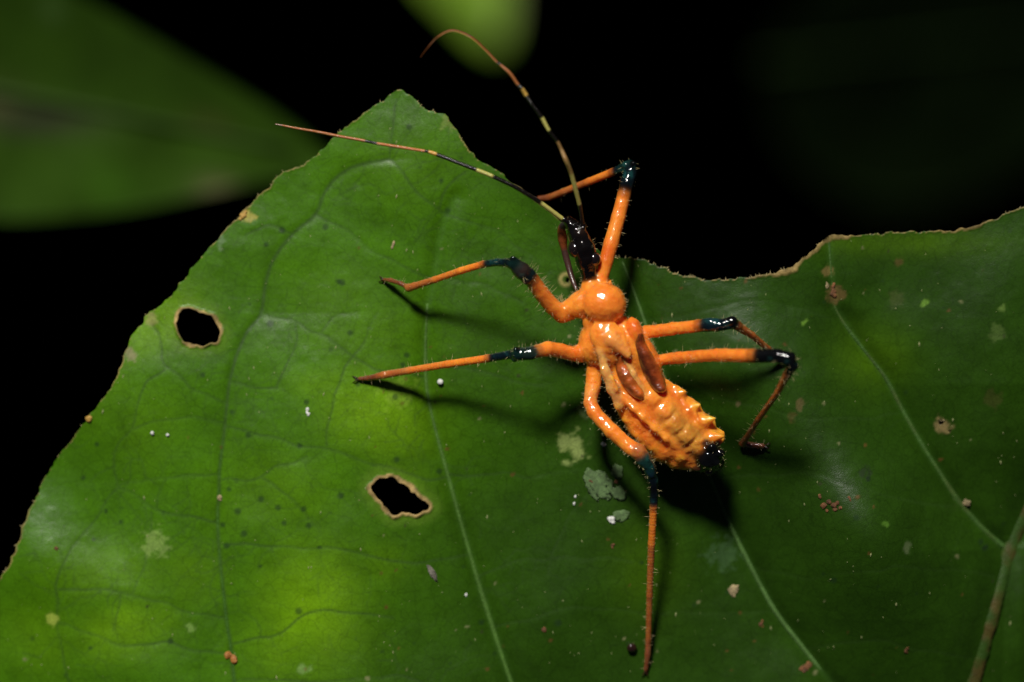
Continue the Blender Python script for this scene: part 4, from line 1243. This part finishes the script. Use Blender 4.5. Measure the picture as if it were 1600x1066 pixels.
# dust: hundreds of specks
dvx, dff = [], []
for _ in range(750):
    X = hr.uniform(10, 1595); Y = hr.uniform(150, 1062)
    x, y, _z = P(X, Y)
    i = int(np.searchsorted(GX, x)); j = int(np.searchsorted(GY, y))
    if i >= NX or j >= NY or not inside[i, j] or dE[i, j] < .03: continue
    r = 0.005 + 0.010 * hr.random() ** 3
    z = surf(x, y); k = len(dvx)
    an = hr.uniform(0, 6); l = r * (1 + 2.0 * (hr.random() < .4))
    d = np.array([math.cos(an) * .3, 1, 0]); d /= np.linalg.norm(d)
    s = np.array([-d[1], d[0], 0])
    o = np.array([x, y, z])
    dvx += [o + d * l, o + s * r, o - d * l, o - s * r, o + np.array([0, 0, r * 1.2]), o - np.array([0, 0, r * .5])]
    for a, b_ in ((0, 1), (1, 2), (2, 3), (3, 0)):
        dff += [(k + a, k + b_, k + 4), (k + b_, k + a, k + 5)]
M_dust = mat_new('dust', (0.30, 0.32, 0.14), 0.5)
tag(mesh_obj('dust', np.array(dvx), dff, M_dust, smooth=False), 'fine pale dust specks scattered over the leaf', 'dust', kind='stuff')

# ------------------------------------------------------------------ leaves far behind
def far_leaf(name, label, outline_px, depth, slope, colour, marks_, midrib, thickness=.12, cup=.4):
    k = (D + depth) / D
    pl = np.array([((X - 800) / 100 * k, (533 - Y) / 100 * k) for X, Y in outline_px])
    pl = smooth_poly(pl, 2)
    c = pl.mean(0)
    rings = [1.0, .985, .96, .9, .8, .7, .6, .5, .4, .3, .2, .1]
    V, colr = [], []
    m0 = np.array([(midrib[0][0] - 800) / 100 * k, (533 - midrib[0][1]) / 100 * k]); m1 = np.array([(midrib[1][0] - 800) / 100 * k, (533 - midrib[1][1]) / 100 * k])
    dm = (m1 - m0) / np.linalg.norm(m1 - m0); nm = np.array([-dm[1], dm[0]])
    def zat(p):
        s = (p - m0) @ nm; al = (p - m0) @ dm
        return -depth + slope[0] * (p[0] - c[0]) + slope[1] * (p[1] - c[1]) + cup * (math.sqrt(s * s + .2) * .35) + .12 * float(noise2(p[0] * .4, p[1] * .4, 6)) + 0.05 * math.sin(al * 2.4 + abs(s) * 1.5)
    for r in rings:
        for p in pl:
            q_ = c + (p - c) * r
            V.append((q_[0], q_[1], zat(q_)))
            cc = np.array(colour) * (1 + .25 * float(fbm2(q_[0] * .6, q_[1] * .6, 9, 3)))
            for (X, Y, rx, ry, col, stg) in marks_:
                g = math.exp(-(((q_[0] / k * 100 + 800 - X) / rx) ** 2 + ((533 - q_[1] / k * 100 - Y) / ry) ** 2))
                cc = cc * (1 - g * stg) + np.array(col) * g * stg
            colr.append(cc)
    V.append((c[0], c[1], zat(c))); colr.append(np.array(colour))
    n = len(pl); R = len(rings)
    F = [(i * n + j, i * n + (j + 1) % n, (i + 1) * n + (j + 1) % n, (i + 1) * n + j) for i in range(R - 1) for j in range(n)]
    F += [((R - 1) * n + j, (R - 1) * n + (j + 1) % n, R * n) for j in range(n)]
    V = np.array(V); nv_ = len(V)
    # orient upwards
    a, b_, c3 = V[F[0][0]], V[F[0][1]], V[F[0][2]]
    if np.cross(b_ - a, c3 - a)[2] < 0: F = [q_[::-1] for q_ in F]
    V2_ = V.copy(); V2_[:, 2] -= thickness
    F2 = [tuple(i + nv_ for i in q_[::-1]) for q_ in F]
    Wl = [(j, j + nv_, (j + 1) % n + nv_, (j + 1) % n) for j in range(n)]
    root = empty(name, (float(c[0]), float(c[1]), -depth))
    root['_w'] = [float(c[0]), float(c[1]), -depth]
    tag(root, label, 'leaf')
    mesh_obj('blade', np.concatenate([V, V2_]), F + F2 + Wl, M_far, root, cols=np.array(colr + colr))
    L = np.linspace(0, .96, 24)
    pth = np.array([[*(m0 + (m1 - m0) * t_), zat(m0 + (m1 - m0) * t_) + .02] for t_ in L])
    v, f = loft(pth, np.linspace(.16, .05, 24), nseg=8)
    mesh_obj('midrib', v, f, M_farv, root)
    return root
M_far = mat_new('far_leaf', pigment=True, rough=0.7, spec=.12, mottling=[(1.5, .85, 1.15)])
M_farv = mat_new('far_vein', (0.024, 0.052, 0.005), 0.7, spec=.2)
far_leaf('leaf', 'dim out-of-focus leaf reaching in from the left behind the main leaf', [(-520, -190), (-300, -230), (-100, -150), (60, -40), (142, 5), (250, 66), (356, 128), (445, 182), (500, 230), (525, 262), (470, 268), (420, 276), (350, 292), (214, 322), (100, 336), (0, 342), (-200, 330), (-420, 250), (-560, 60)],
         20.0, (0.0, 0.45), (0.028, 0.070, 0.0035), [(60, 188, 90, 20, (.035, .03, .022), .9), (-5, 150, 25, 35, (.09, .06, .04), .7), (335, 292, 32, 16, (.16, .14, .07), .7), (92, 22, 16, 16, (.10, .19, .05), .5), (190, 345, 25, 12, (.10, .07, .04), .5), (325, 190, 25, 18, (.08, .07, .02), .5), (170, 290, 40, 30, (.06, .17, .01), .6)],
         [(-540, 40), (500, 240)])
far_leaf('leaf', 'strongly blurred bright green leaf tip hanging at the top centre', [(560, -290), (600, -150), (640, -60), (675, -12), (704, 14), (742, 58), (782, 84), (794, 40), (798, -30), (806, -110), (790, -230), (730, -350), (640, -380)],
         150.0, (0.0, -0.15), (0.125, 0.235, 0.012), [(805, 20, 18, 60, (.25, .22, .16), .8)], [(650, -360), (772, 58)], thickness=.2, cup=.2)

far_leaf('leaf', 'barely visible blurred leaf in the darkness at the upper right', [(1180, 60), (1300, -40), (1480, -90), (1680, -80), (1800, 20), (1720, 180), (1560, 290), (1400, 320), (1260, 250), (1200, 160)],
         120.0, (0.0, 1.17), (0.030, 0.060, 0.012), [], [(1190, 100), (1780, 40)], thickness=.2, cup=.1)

for o in list(bpy.data.objects):
    if '_w' in o: del o['_w']
